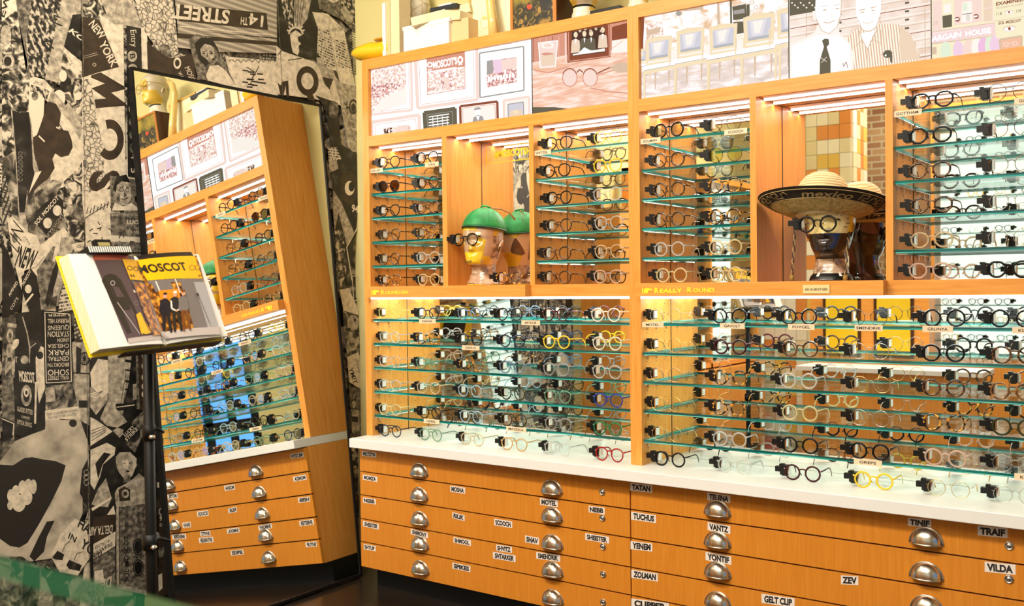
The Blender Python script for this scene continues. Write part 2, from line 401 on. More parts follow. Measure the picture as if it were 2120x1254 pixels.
P([(70, 438), (112, 402), (136, 424), (128, 440), (98, 491), (66, 456)], DARKP)
W.text('SOL MOSCOT', (71, 468), (118, 411), (66, 461), LT, .02)
W.ell((94, 462), 9, 11, PAPER); W.ell((114, 436), 9, 11, PAPER)
W.text('EYESIGHT', (97, 490), (128, 445), (93, 485), PAPER2)
P([(128, 376), (168, 340), (170, 500), (140, 492), (126, 440)], PHOTO, .5)
P([(132, 424), (150, 423), (172, 436), (172, 462), (150, 455), (134, 440)], GREYP); W.ell((140, 434), 8, 9, PAPER2)
P([(10, 452), (22, 448), (52, 480), (72, 488), (88, 530), (70, 552), (46, 560), (40, 600), (24, 540)], PAPER)
W.text('NEW', (26, 548), (62, 560), (40, 508), DK, .03); W.ell((26, 493), 6, 10, GREYP); W.text('LIN', (34, 525), (45, 480), (12, 500), DK, -.01)
W.text('1926', (46, 492), (56, 508), (49, 489), DK)
P([(0, 500), (12, 520), (40, 610), (38, 640), (0, 660)], DARKP); W.text('AMINED', (16, 614), (33, 585), (12, 610), LT, .01); W.text("COT'S", (20, 642), (34, 618), (16, 638), LT)
P([(40, 572), (60, 556), (72, 572), (80, 640), (60, 655), (44, 610)], DARKP); W.text('MOSCOT', (44, 592), (60, 562), (41, 586), LT, .02)
W.ell((54, 598), 7, 9, PAPER); W.line([(46, 630), (64, 608)], 4, LT)
P([(72, 560), (104, 512), (150, 492), (158, 520), (140, 560), (132, 640), (120, 632), (84, 640), (76, 600)], GREYP)
P([(104, 560), (118, 530), (112, 600), (94, 636), (88, 625)], DARKP)
P([(112, 500), (118, 482), (123, 484), (118, 520), (108, 542), (104, 540)], PAPER)
P([(124, 492), (146, 490), (152, 506), (140, 530), (131, 560), (125, 590), (113, 622), (104, 620), (106, 600), (117, 560), (115, 530), (120, 512)], PAPER2)
P([(100, 616), (114, 612), (112, 634), (100, 630)], DARKP)
P([(134, 545), (158, 575), (152, 640), (116, 646), (120, 612), (130, 580)], NEWS, .15); W.line([(132, 560), (143, 620)], 1.5, LT)
P([(142, 506), (170, 500), (170, 520), (150, 520)], PAPER); W.text('LOOK', (154, 512), (172, 516), (155, 506), DK, .02)
P([(148, 640), (160, 560), (178, 600), (178, 720), (150, 712)], NEWSD, .4)
P([(20, 650), (86, 640), (90, 905), (24, 900)], DARKP)
P([(0, 660), (28, 650), (26, 780), (0, 800)], PHOTO2); W.text('Zool', (6, 778), (12, 668), (24, 780), PAPER2, .03); W.line([(20, 735), (24, 770)], 3, PAPER2)
W.ell((27, 712), 6, 12, PAPER, rot=.5); W.ell((46, 744), 8, 9, PAPER2); W.line([(42, 655), (52, 690), (57, 720), (56, 750)], 2.5, PAPER2); W.line([(57, 720), (70, 710)], 2, PAPER2)
W.text('IT', (26, 750), (32, 750), (26, 738), PAPER)
P([(69, 740), (80, 716), (88, 720), (90, 800), (76, 835), (70, 780)], PAPER); W.ell((78, 735), 7, 8, DARKP)
W.text('MOSCOT', (36, 788), (68, 792), (34, 766), LT, .03); W.line([(46, 788), (58, 790)], 1.5, PAPER)
W.ell((50, 818), 11, 22, PAPER2, hole=.62); W.ell((50, 812), 5, 9, LT, hole=.5)
W.text('GLASSES FITTED', (31, 850), (63, 858), (31, 840), LT); W.text('COMPLETE', (40, 864), (57, 868), (40, 859), LT); W.text('OPTICAL SERVICE', (31, 876), (61, 884), (31, 867), LT)
W.line([(70, 790), (68, 876)], 4, PAPER)
P([(0, 780), (22, 775), (26, 850), (24, 960), (0, 960)], GREYP); P([(0, 862), (24, 872), (22, 905), (0, 915)], DARKP); W.line([(0, 866), (24, 876), (22, 900)], 2, PAPER)
# station name board, upside down
P([(143, 708), (180, 708), (182, 905), (156, 912), (150, 790)], PAPER2)
P([(153, 716), (164, 722), (162, 772), (153, 774)], DARKP); W.ell((170, 742), 11, 14, DARKP, hole=.8)
for k in range(6): a = k*PI/6; W.line([(170-10*cos(a), 742-13*sin(a)), (170+10*cos(a), 742+13*sin(a))], 1.6, DARKP)
W.line([(144, 771), (180, 773)], 2.5, DARKP); P([(158, 828), (178, 828), (178, 843), (158, 843)], DARKP)
P([(84, 642), (143, 647), (146, 793), (88, 797)], DARKP); W.frame([(88, 646), (140, 650), (143, 789), (91, 792)], 1.6, LT)
for i, s in enumerate(['WALL STREET', 'SOHO', 'BROOKLYN', 'CENTRAL', 'PARK', 'CHELSEA', 'UNION', 'STATION', 'QUEENS', 'MURRAY HILL', 'UPPER']):
    yb = [777, 764, 750, 737, 723, 711, 699, 685, 673, 659, 649][i]; hh = [8, 12, 8, 9, 11, 8, 8, 11, 9, 9, 5][i]
    x0, x1 = (138, 94) if s != 'UNION' else (138, 114)
    W.text(s, (x0, yb), (x1, yb+1), (x0, yb+hh), LT, .0)
P([(88, 798), (145, 794), (158, 845), (90, 862)], PHOTO2); W.ell((136, 808), 10, 16, GREYP); P([(90, 802), (108, 800), (110, 830), (90, 832)], PAPER2); P([(92, 848), (116, 820), (124, 838), (100, 850)], GREYP)
P([(88, 849), (158, 840), (162, 868), (120, 866), (90, 896)], PAPER)
W.text('MORE DOCTORS SMOKE CAMELS', (92, 860), (158, 850), (92, 855), DK); W.text('THAN ANY OTHER CIGARETTE', (94, 867), (152, 859), (94, 862), DK)
# stone face and lips
P([(10, 935), (26, 912), (60, 898), (88, 888), (90, 868), (160, 868), (176, 895), (180, 960), (166, 1010), (166, 1060), (150, 1100), (130, 1150), (60, 1160), (-10, 1165), (-10, 960)], STONE)
P([(-10, 960), (22, 962), (45, 947), (62, 945), (85, 950), (110, 953), (131, 962), (122, 995), (100, 1040), (75, 1085), (52, 1122), (35, 1132), (15, 1128), (-10, 1110)], DK)
for c, a, b in (((18, 1025), 8, 14), ((28, 1015), 8, 12), ((42, 1008), 9, 15), ((54, 1003), 8, 13), ((64, 1006), 7, 15), ((50, 1028), 12, 16), ((34, 1040), 14, 18), ((16, 1045), 6, 9)): W.ell(c, a, b, PAPER)
W.ell((146, 875), 8, 8, DK); P([(162, 870), (180, 880), (180, 920), (172, 900)], DK)
P([(176, 950), (165, 970), (160, 1020), (180, 1052)], DK)
for k in range(3): W.frame([(168, 975+k*10), (176, 970+k*10), (179, 980+k*10), (172, 984+k*10)], 1.4, PAPER2)
P([(92, 1078), (108, 1076), (92, 1110), (86, 1140), (66, 1160), (56, 1150), (74, 1112)], DK)
P([(100, 1150), (120, 1105), (150, 1072), (180, 1085), (183, 1150), (155, 1190), (118, 1182)], PAPER)
W.text('HAVE', (155, 1088), (196, 1118), (162, 1070), DK, .03); W.text('IN', (135, 1112), (150, 1122), (140, 1100), DK, .02); W.text('YOUR', (160, 1130), (210, 1165), (168, 1112), DK, .03)
P([(103, 1152), (114, 1138), (128, 1146), (124, 1158), (108, 1156)], DK); P([(132, 1168), (138, 1157), (164, 1168), (160, 1180), (138, 1176)], DARKP)
W.line([(124, 1140), (130, 1126), (140, 1118)], 1.3, DK); W.line([(148, 1158), (154, 1144), (168, 1140)], 1.3, DK)
P([(-20, 1150), (40, 1150), (90, 1180), (135, 1190), (130, 1254), (-20, 1300)], PHOTO2)
for k in range(4): W.frame([(2+k*9, 1160+k*7), (16+k*9, 1156+k*7), (20+k*9, 1172+k*7), (8+k*9, 1178+k*7)], 1.6, PAPER)
P([(86, 1170), (134, 1192), (135, 1230), (80, 1215)], DK)
for k in range(4): W.frame([(86+k*11, 1194+k*3), (95+k*11, 1196+k*3), (93+k*11, 1208+k*3), (84+k*11, 1206+k*3)], 1.4, PAPER)
# second drop
P([(164, -10), (262, -10), (280, 35), (290, 60), (165, 60)], PAPER2); P([(164, -10), (200, -10), (215, 30), (196, 40), (168, 42)], PHOTO)
P([(200, 30), (232, 52), (250, 52), (254, 330), (290, 370), (180, 520), (165, 420), (164, 160), (225, 130)], PAPER)
P([(163, 36), (176, 38), (200, 42), (241, 140), (195, 152), (165, 162)], BROWNP)
W.text('NEW', (178, 52), (203, 84), (190, 42), PAPER, .02); W.text('YORK', (199, 92), (226, 142), (213, 84), PAPER, .02)
W.line([(168, 118), (196, 110)], 1, PAPER2); W.line([(168, 122), (198, 114)], 1, PAPER2); W.ell((190, 135), 4, 4, PAPER2, hole=.6)
P([(164, 165), (182, 165), (196, 250), (212, 320), (206, 380), (180, 400), (168, 400)], MAPM)
P([(184, 157), (203, 151), (252, 180), (253, 186), (225, 193), (254, 215), (254, 220), (193, 225), (190, 207), (214, 205), (184, 184), (212, 174), (183, 162)], BROWNP)
W.ell((222, 290), 29, 42, BROWNP, rot=0, hole=.55, a0=-1.9, a1=2.35, n=26)
W.text('S', (187, 356), (180, 398), (246, 352), BROWNP, .05)
P([(170, 405), (214, 400), (290, 470), (290, 505), (172, 520)], PAPER)
for k in range(16): a = (174+k*7, 440-k*2+rnd.random()*6); W.line([a, (a[0]+3, a[1]-9-rnd.random()*5)], 1.6, DK)
for k in range(22): a = (182+rnd.random()*95, 455+rnd.random()*58); b = rnd.random()*3; W.line([a, (a[0]+10*cos(b), a[1]+7*sin(b))], 1.8, DK)
W.line([(170, 452), (218, 422)], 1.2, DK)
P([(215, 500), (288, 502), (289, 522), (216, 520)], GREYP)
P([(222, 364), (262, 370), (288, 374), (291, 442), (224, 438)], GREYP)
P([(232, 400), (238, 372), (255, 370), (264, 385), (266, 410), (258, 425), (243, 425), (234, 415)], PAPER2); P([(228, 392), (236, 366), (256, 362), (264, 378), (246, 376), (236, 384), (234, 400)], DARKP)
W.ell((246, 393), 5, 4, DARKP, hole=.72); W.ell((258, 394), 4, 4, DARKP, hole=.72); P([(234, 398), (242, 402), (244, 424), (236, 418)], GREYP); P([(252, 392), (257, 406), (251, 408)], GREYP); W.line([(244, 411), (251, 414), (259, 410)], 1.6, DARKP); W.line([(241, 388), (251, 387)], 1.4, DK); W.line([(255, 388), (262, 389)], 1.2, DK); P([(240, 428), (246, 424), (252, 440), (244, 442)], DARKP)
P([(226, 436), (232, 420), (250, 428), (266, 420), (286, 436)], PAPER); W.ell((281, 412), 8, 10, DARKP, hole=.5)
P([(222, 440), (291, 441), (292, 491), (224, 486)], GREYP)
W.text('LUCKIES', (257, 463), (302, 466), (257, 455), LT, .02); W.text("It's toasted", (256, 482), (303, 485), (256, 475), PAPER, 0)
W.text('20,679 PHYSICIANS', (226, 447), (290, 448), (226, 442), PAPER2)
# line-number strip
P([(256, 54), (284, 60), (288, 140), (294, 370), (259, 366)], DK)
W.text('Entry', (264, 64), (267, 99), (276, 63), PAPER, 0)
for k, s in enumerate(['B', 'M', 'm', 'N', 'R', 'O', '2', '3']):
    y = 118+k*27; x = 268+k*.6
    if s != 'm': W.ell((x, y), 10, 11.5, PAPER2 if k < 5 else GREYP)
    W.text(s, (x-5, y-5), (x-4, y+6), (x+6, y-6), DK if s != 'm' else PAPER, .02)
for s, y in (('4', 325), ('5', 354)): W.text(s, (265, y-5), (266, y+5), (277, y-6), PAPER, .01)
P([(286, 58), (298, 62), (302, 150), (288, 145)], PAPER)
P([(270, -10), (352, -10), (358, 50), (364, 118), (348, 122), (320, 104), (290, 62)], MAPM); P([(320, 100), (330, 92), (345, 96), (350, 120), (335, 122)], GREYP)
P([(298, 88), (322, 108), (350, 124), (392, 112), (402, 172), (300, 150)], BROWNP)
W.ell((361, 132), 8, 12, PAPER, hole=.6); W.text('MOSCOT', (376, 142), (396, 186), (386, 138), LT, .0); W.text('WAY', (362, 152), (372, 168), (368, 149), LT)
P([(355, -10), (568, -10), (568, 80), (362, 62)], TILEP, -.05)
P([(362, 10), (546, 29), (549, 64), (365, 45)], BROWNP)
W.text('14', (540, 35), (510, 29), (538, 58), PAPER, .02); W.text('TH', (507, 39), (493, 37), (506, 54), PAPER, .02); W.text('STREET', (470, 24), (352, 10), (467, 52), PAPER, .03)
W.line([(366, 56), (560, 74)], 2, PAPER)
P([(362, 62), (567, 82), (568, 112), (440, 108), (362, 100)], TILEP, -.05); P([(362, 70), (440, 78), (567, 88), (567, 96), (362, 80)], BROWNP)
P([(384, 84), (400, 72), (432, 80), (452, 116), (486, 182), (404, 164)], GREYP)
P([(396, 92), (410, 79), (432, 80), (444, 100), (450, 118), (440, 138), (426, 132), (420, 140), (405, 124), (400, 105)], DK)
P([(408, 103), (418, 92), (432, 96), (445, 112), (446, 126), (438, 132), (424, 126), (411, 116)], PAPER2)
P([(436, 97), (446, 112), (447, 126), (438, 133), (430, 129), (438, 118)], GREYP); P([(424, 126), (438, 132), (440, 146), (426, 144)], GREYP); W.ell((416, 112), 3, 1.6, DK, rot=-.3); W.ell((431, 112), 3, 1.6, DK, rot=.2); P([(422, 110), (426, 119), (421, 120)], GREYP); W.line([(412, 110), (420, 106)], 1.6, DK); W.line([(427, 107), (434, 110)], 2, DK); W.ell((436, 124), 4, 2, BROWNP)
P([(428, 138), (446, 136), (462, 148), (486, 184), (424, 168), (420, 158)], PAPER)
P([(460, 118), (567, 128), (570, 214), (486, 186), (468, 150)], PAPER)
for k in range(8): W.line([(468+k*12, 128+(k % 3)*2), (474+k*12, 124), (480+k*12, 130)], 2, GREYP)
for k in range(14): a = (490+rnd.random()*45, 146+rnd.random()*36); W.line([a, (a[0]+12, a[1]+1)], 3, DARKP)
W.line([(505, 140), (520, 150), (512, 176)], 1.5, DARKP); W.line([(530, 138), (518, 160)], 1.5, DARKP)
# third drop
P([(567, -10), (660, -10), (653, 122), (600, 128), (567, 128)], DARKP)
P([(572, -10), (600, -10), (602, 40), (592, 58), (580, 30)], CROWD); P([(604, -10), (640, -10), (630, 40), (614, 62), (602, 60)], PAPER2)
for k in range(4): W.line([(606+k*6, -5), (606+k*3, 55)], 1.2, DARKP)
W.ell((606, 72), 16, 16, PAPER, hole=.75, a0=PI, a1=2*PI)
for k in range(7): a = PI+.3+k*.42; W.line([(606+15*cos(a), 70+15*sin(a)), (606+19*cos(a), 70+21*sin(a))], 3, PAPER)
P([(594, 72), (606, 64), (620, 74), (618, 98), (610, 116), (600, 110), (596, 92)], PAPER); P([(610, 78), (624, 72), (626, 100), (614, 116), (612, 96), (617, 92), (611, 86)], DARKP)
P([(566, 96), (580, 108), (622, 122), (640, 128), (600, 128), (566, 128)], PAPER); W.line([(568, 116), (582, 100)], 2, DARKP); W.line([(590, 126), (618, 122)], 2, DARKP)
P([(650, -10), (735, -10), (735, 75), (700, 42), (668, 26), (655, 20)], GREYP); P([(700, -10), (735, -10), (733, 60), (716, 50), (698, 28)], CROWD, .6)
W.ell((684, -2), 12, 9, PAPER, hole=.5); P([(698, 22), (706, 12), (726, 36), (722, 48), (710, 44)], PAPER2)
P([(655, 25), (666, 28), (662, 55), (648, 55)], PHOTO)
P([(640, 26), (672, 30), (706, 62), (716, 110), (730, 185), (690, 172), (664, 130), (650, 110), (652, 60)], PAPER)
P([(652, 62), (675, 64), (688, 142), (664, 138), (652, 112)], NEWS, -.15); P([(684, 84), (706, 84), (720, 142), (696, 142), (690, 120)], NEWS, -.15)
W.text('Will Dem', (680, 68), (704, 65), (680, 60), DK); W.line([(674, 55), (696, 172)], 1, GREYP)
for k in range(18): W.line([(706+k*.8, 66+k*5), (714+k*.9, 70+k*5), (722+k*.5, 66+k*5), (730, 70+k*5)], 1.2, DARKP)
P([(567, 128), (640, 127), (664, 150), (694, 175), (702, 220), (640, 205), (567, 196)], PAPER)
W.ell((630, 169), 23, 31, BROWNP, hole=.56, rot=-.12); P([(628, 196), (642, 198), (646, 212), (630, 208)], BROWNP)
P([(568, 172), (574, 178), (578, 170), (590, 168), (592, 202), (586, 202), (585, 178), (580, 200), (574, 198)], BROWNP)
P([(648, 120), (656, 120), (668, 140), (690, 150), (696, 172), (676, 166), (660, 158), (652, 140)], PAPER2); P([(660, 160), (683, 165), (676, 187), (666, 176)], BROWNP); P([(683, 146), (690, 148), (697, 172), (688, 160)], BROWNP)
P([(646, 198), (692, 214), (700, 300), (735, 320), (735, 420), (720, 560), (690, 560), (672, 230)], DARKP)
W.ell((684, 228), 10, 18, GREYP); P([(686, 170), (733, 180), (736, 315), (724, 315), (714, 305), (698, 215)], PAPER2)
W.text('94', (705, 212), (709, 228), (713, 210), DK, .02); W.ell((725, 222), 9, 16, BROWNP, hole=.7); W.ell((725, 224), 5, 9, BROWNP)
W.text('ORCHARD STREET', (708, 230), (722, 292), (713, 228), DK); W.text('NEW YORK CITY', (714, 226), (728, 288), (719, 224), DK)
P([(672, 306), (690, 306), (700, 330), (674, 335)], NEWS); P([(674, 335), (690, 330), (694, 350), (676, 358)], PAPER2)
W.ell((716, 388), 19, 34, BROWNP); W.ell((717, 390), 10, 15, LT); W.ell((721, 387), 6, 10, DARKP); W.text('94', (721, 438), (735, 441), (722, 423), LT, .03)
P([(684, 395), (700, 420), (726, 480), (712, 510), (694, 440), (686, 480), (682, 430)], PAPER2); W.line([(733, 472), (711, 512), (722, 580)], 2, PAPER)
P([(686, 478), (704, 475), (710, 560), (700, 600), (690, 560)], PHOTO, .2); W.frame([(722, 572), (736, 570), (738, 620), (726, 622)], 1.5, PAPER)
P([(696, 600), (715, 596), (735, 640), (735, 655), (705, 645)], PAPER); P([(703, 642), (735, 652), (738, 700), (706, 690)], PHOTO2); W.ell((724, 668), 12, 16, PAPER2); W.ell((728, 662), 3, 3, DK); W.ell((714, 682), 6, 4, DARKP)
P([(706, 690), (738, 694), (740, 735), (712, 735)], PHOTO2); W.ell((722, 712), 11, 14, PAPER2, hole=.6); P([(712, 738), (736, 728), (742, 800), (740, 805), (716, 790)], PAPER)
W.text('TIMY', (726, 795), (715, 762), (734, 792), DK, .02); W.text('presents', (735, 770), (728, 742), (740, 770), DK)
P([(716, 800), (741, 806), (742, 905), (722, 900)], GREYP); P([(720, 826), (730, 826), (731, 846), (722, 846)], DK); W.ell((726, 836), 4, 8, PAPER2); P([(722, 848), (736, 848), (738, 890), (722, 896)], PAPER2); P([(720, 860), (735, 862), (734, 874), (722, 872)], DK)
# lower second drop, below the open book
P([(178, 725), (320, 720), (330, 1254), (180, 1254)], DARKP)
P([(178, 700), (200, 700), (180, 745)], NEWS); P([(180, 770), (196, 742), (216, 745), (218, 812), (205, 822), (182, 800)], PAPER); P([(180, 800), (205, 822), (216, 812), (216, 828), (192, 858), (180, 842)], PAPER2); W.ell((191, 816), 11, 7, PAPER)
for k in range(3): W.line([(181, 806+k*5), (196, 812+k*3), (206, 808)], 1.2, GREYP)
P([(216, 725), (268, 722), (262, 780), (250, 830), (248, 856), (218, 854)], PAPER2)
for y0 in (728, 746, 765, 788, 805): W.line([(252, y0), (276, y0+3)], 3+y0 % 3, DARKP)
W.line([(268, 722), (254, 850)], 2, DARKP); W.line([(254, 770), (240, 850)], 1, DARKP); W.line([(258, 780), (246, 850)], 1, DARKP)
P([(268, 795), (276, 793), (276, 825), (268, 828)], PAPER2); P([(274, 722), (312, 720), (318, 850), (276, 846)], GREYP)
P([(278, 722), (316, 720), (322, 850), (282, 846)], BROWNP)
for y in (735, 757, 780, 799, 815): W.ell((293, y), 7, 7.5, PAPER); W.ell((297, y), 4, 5.5, BROWNP)
P([(232, 835), (274, 832), (274, 843), (233, 850)], DK); W.line([(234, 842), (272, 837)], 2, PAPER)
P([(200, 866), (216, 828), (246, 858), (256, 872), (236, 884), (214, 880)], PAPER2); P([(236, 884), (256, 890), (240, 905), (226, 890)], PAPER2)
P([(180, 862), (192, 868), (226, 892), (180, 922)], PAPER)
for k in range(4): W.line([(182, 890+k*7), (212, 880+k*4)], 1.3, DARKP)
P([(266, 872), (300, 838), (308, 842), (306, 860), (272, 936), (256, 920)], GREYP)
W.ell((265, 896), 18, 19, DARKP); W.text('LUCKY', (252, 903), (272, 884), (248, 897), PAPER, .02); W.text('STRIKE', (255, 913), (279, 888), (251, 907), PAPER, .02)
P([(180, 930), (214, 915), (232, 925), (230, 940), (206, 960), (200, 985), (188, 1012), (180, 1000)], PAPER); P([(190, 958), (208, 935), (222, 938), (205, 960), (196, 990)], DARKP)
P([(196, 1010), (212, 988), (224, 1030), (216, 1048), (192, 1046), (182, 1042)], PAPER2); P([(182, 1050), (224, 1026), (222, 1032), (184, 1056)], LT); P([(214, 1064), (228, 1044), (232, 1064)], LT)
# blonde woman in a pale dress (generic)
P([(232, 945), (240, 935), (262, 934), (276, 948), (274, 965), (266, 985), (250, 990), (240, 978), (234, 965)], PAPER2)
P([(234, 950), (242, 938), (256, 934), (250, 946), (242, 958), (238, 970)], STONE); P([(258, 936), (272, 944), (276, 962), (268, 976), (266, 956)], STONE); P([(243, 950), (258, 944), (268, 956), (264, 978), (256, 986), (247, 976)], PAPER2); P([(246, 953), (256, 948), (260, 960), (256, 970), (248, 966)], PAPER); P([(250, 984), (262, 982), (264, 996), (248, 998)], GREYP); W.line([(248, 958), (253, 957)], 1.5, DK); W.line([(259, 957), (264, 958)], 1.5, DK); W.ell((257, 974), 4, 2, DK)
P([(230, 1020), (236, 1008), (262, 995), (280, 978), (298, 992), (300, 1035), (232, 1042)], PAPER2); P([(238, 1012), (250, 1005), (262, 1012), (262, 1034), (240, 1036)], BROWNP); W.ell((252, 1020), 8, 9, PAPER2, hole=.5)
P([(184, 1068), (236, 1062), (232, 1102), (186, 1122)], BROWNP); W.text('DELTA AIR', (226, 1085), (176, 1090), (225, 1102), PAPER, .02)
P([(186, 1124), (232, 1098), (231, 1128), (186, 1156)], PAPER); W.text('ACROSS', (222, 1112), (190, 1128), (220, 1120), DK, .01); W.text('TRANSFER', (226, 1118), (186, 1142), (224, 1127), DK, .02); W.text('FAIR', (205, 1134), (186, 1148), (203, 1146), DK, .03)
P([(186, 1158), (231, 1130), (232, 1210), (186, 1240)], GREYP); P([(188, 1180), (206, 1176), (208, 1204), (188, 1206)], PAPER); W.text('DELL', (224, 1190), (186, 1205), (222, 1212), PAPER, .02)
P([(233, 1042), (302, 1032), (304, 1232), (234, 1215)], PAPER2); P([(238, 1048), (300, 1040), (301, 1222), (239, 1206)], GREYP); W.line([(240, 1046), (240, 1210)], 1.2, DK)
W.text('SOL MOSCOT', (259, 1202), (258, 1106), (250, 1202), DK, .02); W.text('BOWERY', (284, 1090), (282, 1058), (278, 1090), DK); W.text('SCIENTIFIC OPTICIAN', (258, 1098), (258, 1052), (252, 1098), DK); W.text('118 ORCHARD', (300, 1204), (299, 1092), (294, 1204), DK, .01)
for y in (1130, 1173): W.ell((279, y), 11, 18, DK, hole=.84); W.ell((279, y), 8, 14, DARKP)
P([(322, 1010), (344, 1000), (352, 1230), (322, 1230)], BROWNP); W.text('94', (323, 1076), (333, 1074), (323, 1066), LT, .02); W.text('GLASSES', (323, 1088), (337, 1085), (323, 1081), LT); W.ell((326, 1057), 5, 8, PAPER2, hole=.6); P([(320, 1134), (338, 1128), (338, 1148), (321, 1152)], GREYP); P([(320, 1188), (328, 1184), (329, 1215), (321, 1222)], PAPER)
P([(318, 996), (330, 998), (330, 1006), (318, 1008)], PAPER)
for x0, x1, y1 in ((163, 178, 1254), (566, 580, 240)): W.line([(x0, -20), (x1, y1)], 1.0, GREYP)
W.mb.build('wallpaper', lw)

# ================================================================== display cabinets
def bracket_mesh(xs, zt):
    """slim chrome shelf carriers with two hooks on the inner sides"""
    mb = MB()
    for x, sg in xs:
        mb.tube([(x+sg*.006, YG+.01, zt-.016), (x+sg*.006, YM-.012, zt-.016)], .0028, CHROME, 6)
        for y in (YG+.04, YM-.06, YM-.16): mb.box(x, x+sg*.008, y-.003, y+.003, zt-.036, zt-.012, CHROME)
    return mb
def glass_shelf(root, xa, xb, zt, name='shelf'):
    t = .0135; g = .004
    mb = MB(); x0, x1, y0, y1, z0, z1 = xa+g, xb-g, YG, YM-.01, zt-t, zt
    vs = [(x0, y0, z0), (x1, y0, z0), (x1, y1, z0), (x0, y1, z0), (x0, y0, z1), (x1, y0, z1), (x1, y1, z1), (x0, y1, z1)]
    mb.add(vs, [(0, 3, 2, 1), (4, 5, 6, 7)], GLASS); mb.add(vs, [(2, 3, 7, 6)], GLASS); mb.add(vs, [(1, 2, 6, 5), (3, 0, 4, 7)], GEDGE2)
    zm = z0+.0045; mb.add([(x0, y0, zm), (x1, y0, zm), (x1, y0, z1), (x0, y0, z1)], [(0, 1, 2, 3)], GEDGE); mb.add([(x0, y0, z0), (x1, y0, z0), (x1, y0, zm), (x0, y0, zm)], [(0, 1, 2, 3)], GEDGE2)
    s = mb.build(name, root); s['label'] = 'clear glass shelf with green edge'
    for q in ((xa, 1), (xb, -1)): bracket_mesh([q], zt).build('shelf_bracket', s)
    return s
def name_tag(shelf, zt, px0, px1, txt):
    xa, xb = atY(px0, 600, YG-.003).x, atY(px1, 600, YG-.003).x
    mb = MB().box(xa, xb, YG-.0035, YG-.0005, zt-.020, zt+.004, TAGM)
    if txt:
        vs, fs = text_geo(txt, .02); w = xb-xa; m = min(.2, .5-.055*len(txt))*w
        mb.add([(xa+m+x*(w-2*m), YG-.0038, zt-.0135+y*.011) for x, y in vs], fs, INK)
    o = mb.build('name_tag', shelf); o['label'] = 'small maple name tag'
def holes(mb, x, sg, z0, z1):
    z = z0+.03
    while z < z1-.03:
        for y in (Y0+.06, Y0+.15, Y0+.235): mb.box(x+sg*.0002, x+sg*.0006, y-.0022, y+.0022, z-.0022, z+.0022, INK)
        z += .045
LEDS = emis('led_channel_glow', (1, .95, .90), 1.5)
def led_bar(a, b, y, z0, z1, m):
    vs = [(a, y-.006, z0), (b, y-.006, z0), (b, y+.006, z0), (a, y+.006, z0), (a, y-.0055, z1), (b, y-.0055, z1), (b, y+.0055, z1), (a, y+.0055, z1)]
    return MB().add(vs, [(0, 3, 2, 1)], m).add(vs, [(0, 1, 5, 4), (1, 2, 6, 5), (2, 3, 7, 6), (3, 0, 4, 7), (4, 5, 6, 7)], LEDS).build('led_strip')
def mirror_trim(fin, a, b, z0, z1):
    mb = MB()
    for q in ((a, a+.0035, z0, z1), (b-.0035, b, z0, z1), (a, b, z1-.0025, z1)): mb.box(q[0], q[1], YM-.0015, YM-.0003, q[2], q[3], SEAL)
    fin(mb.build('mirror_joint'))
SEAL = plain('dark_joint_seal', (.05, .035, .02), .4)
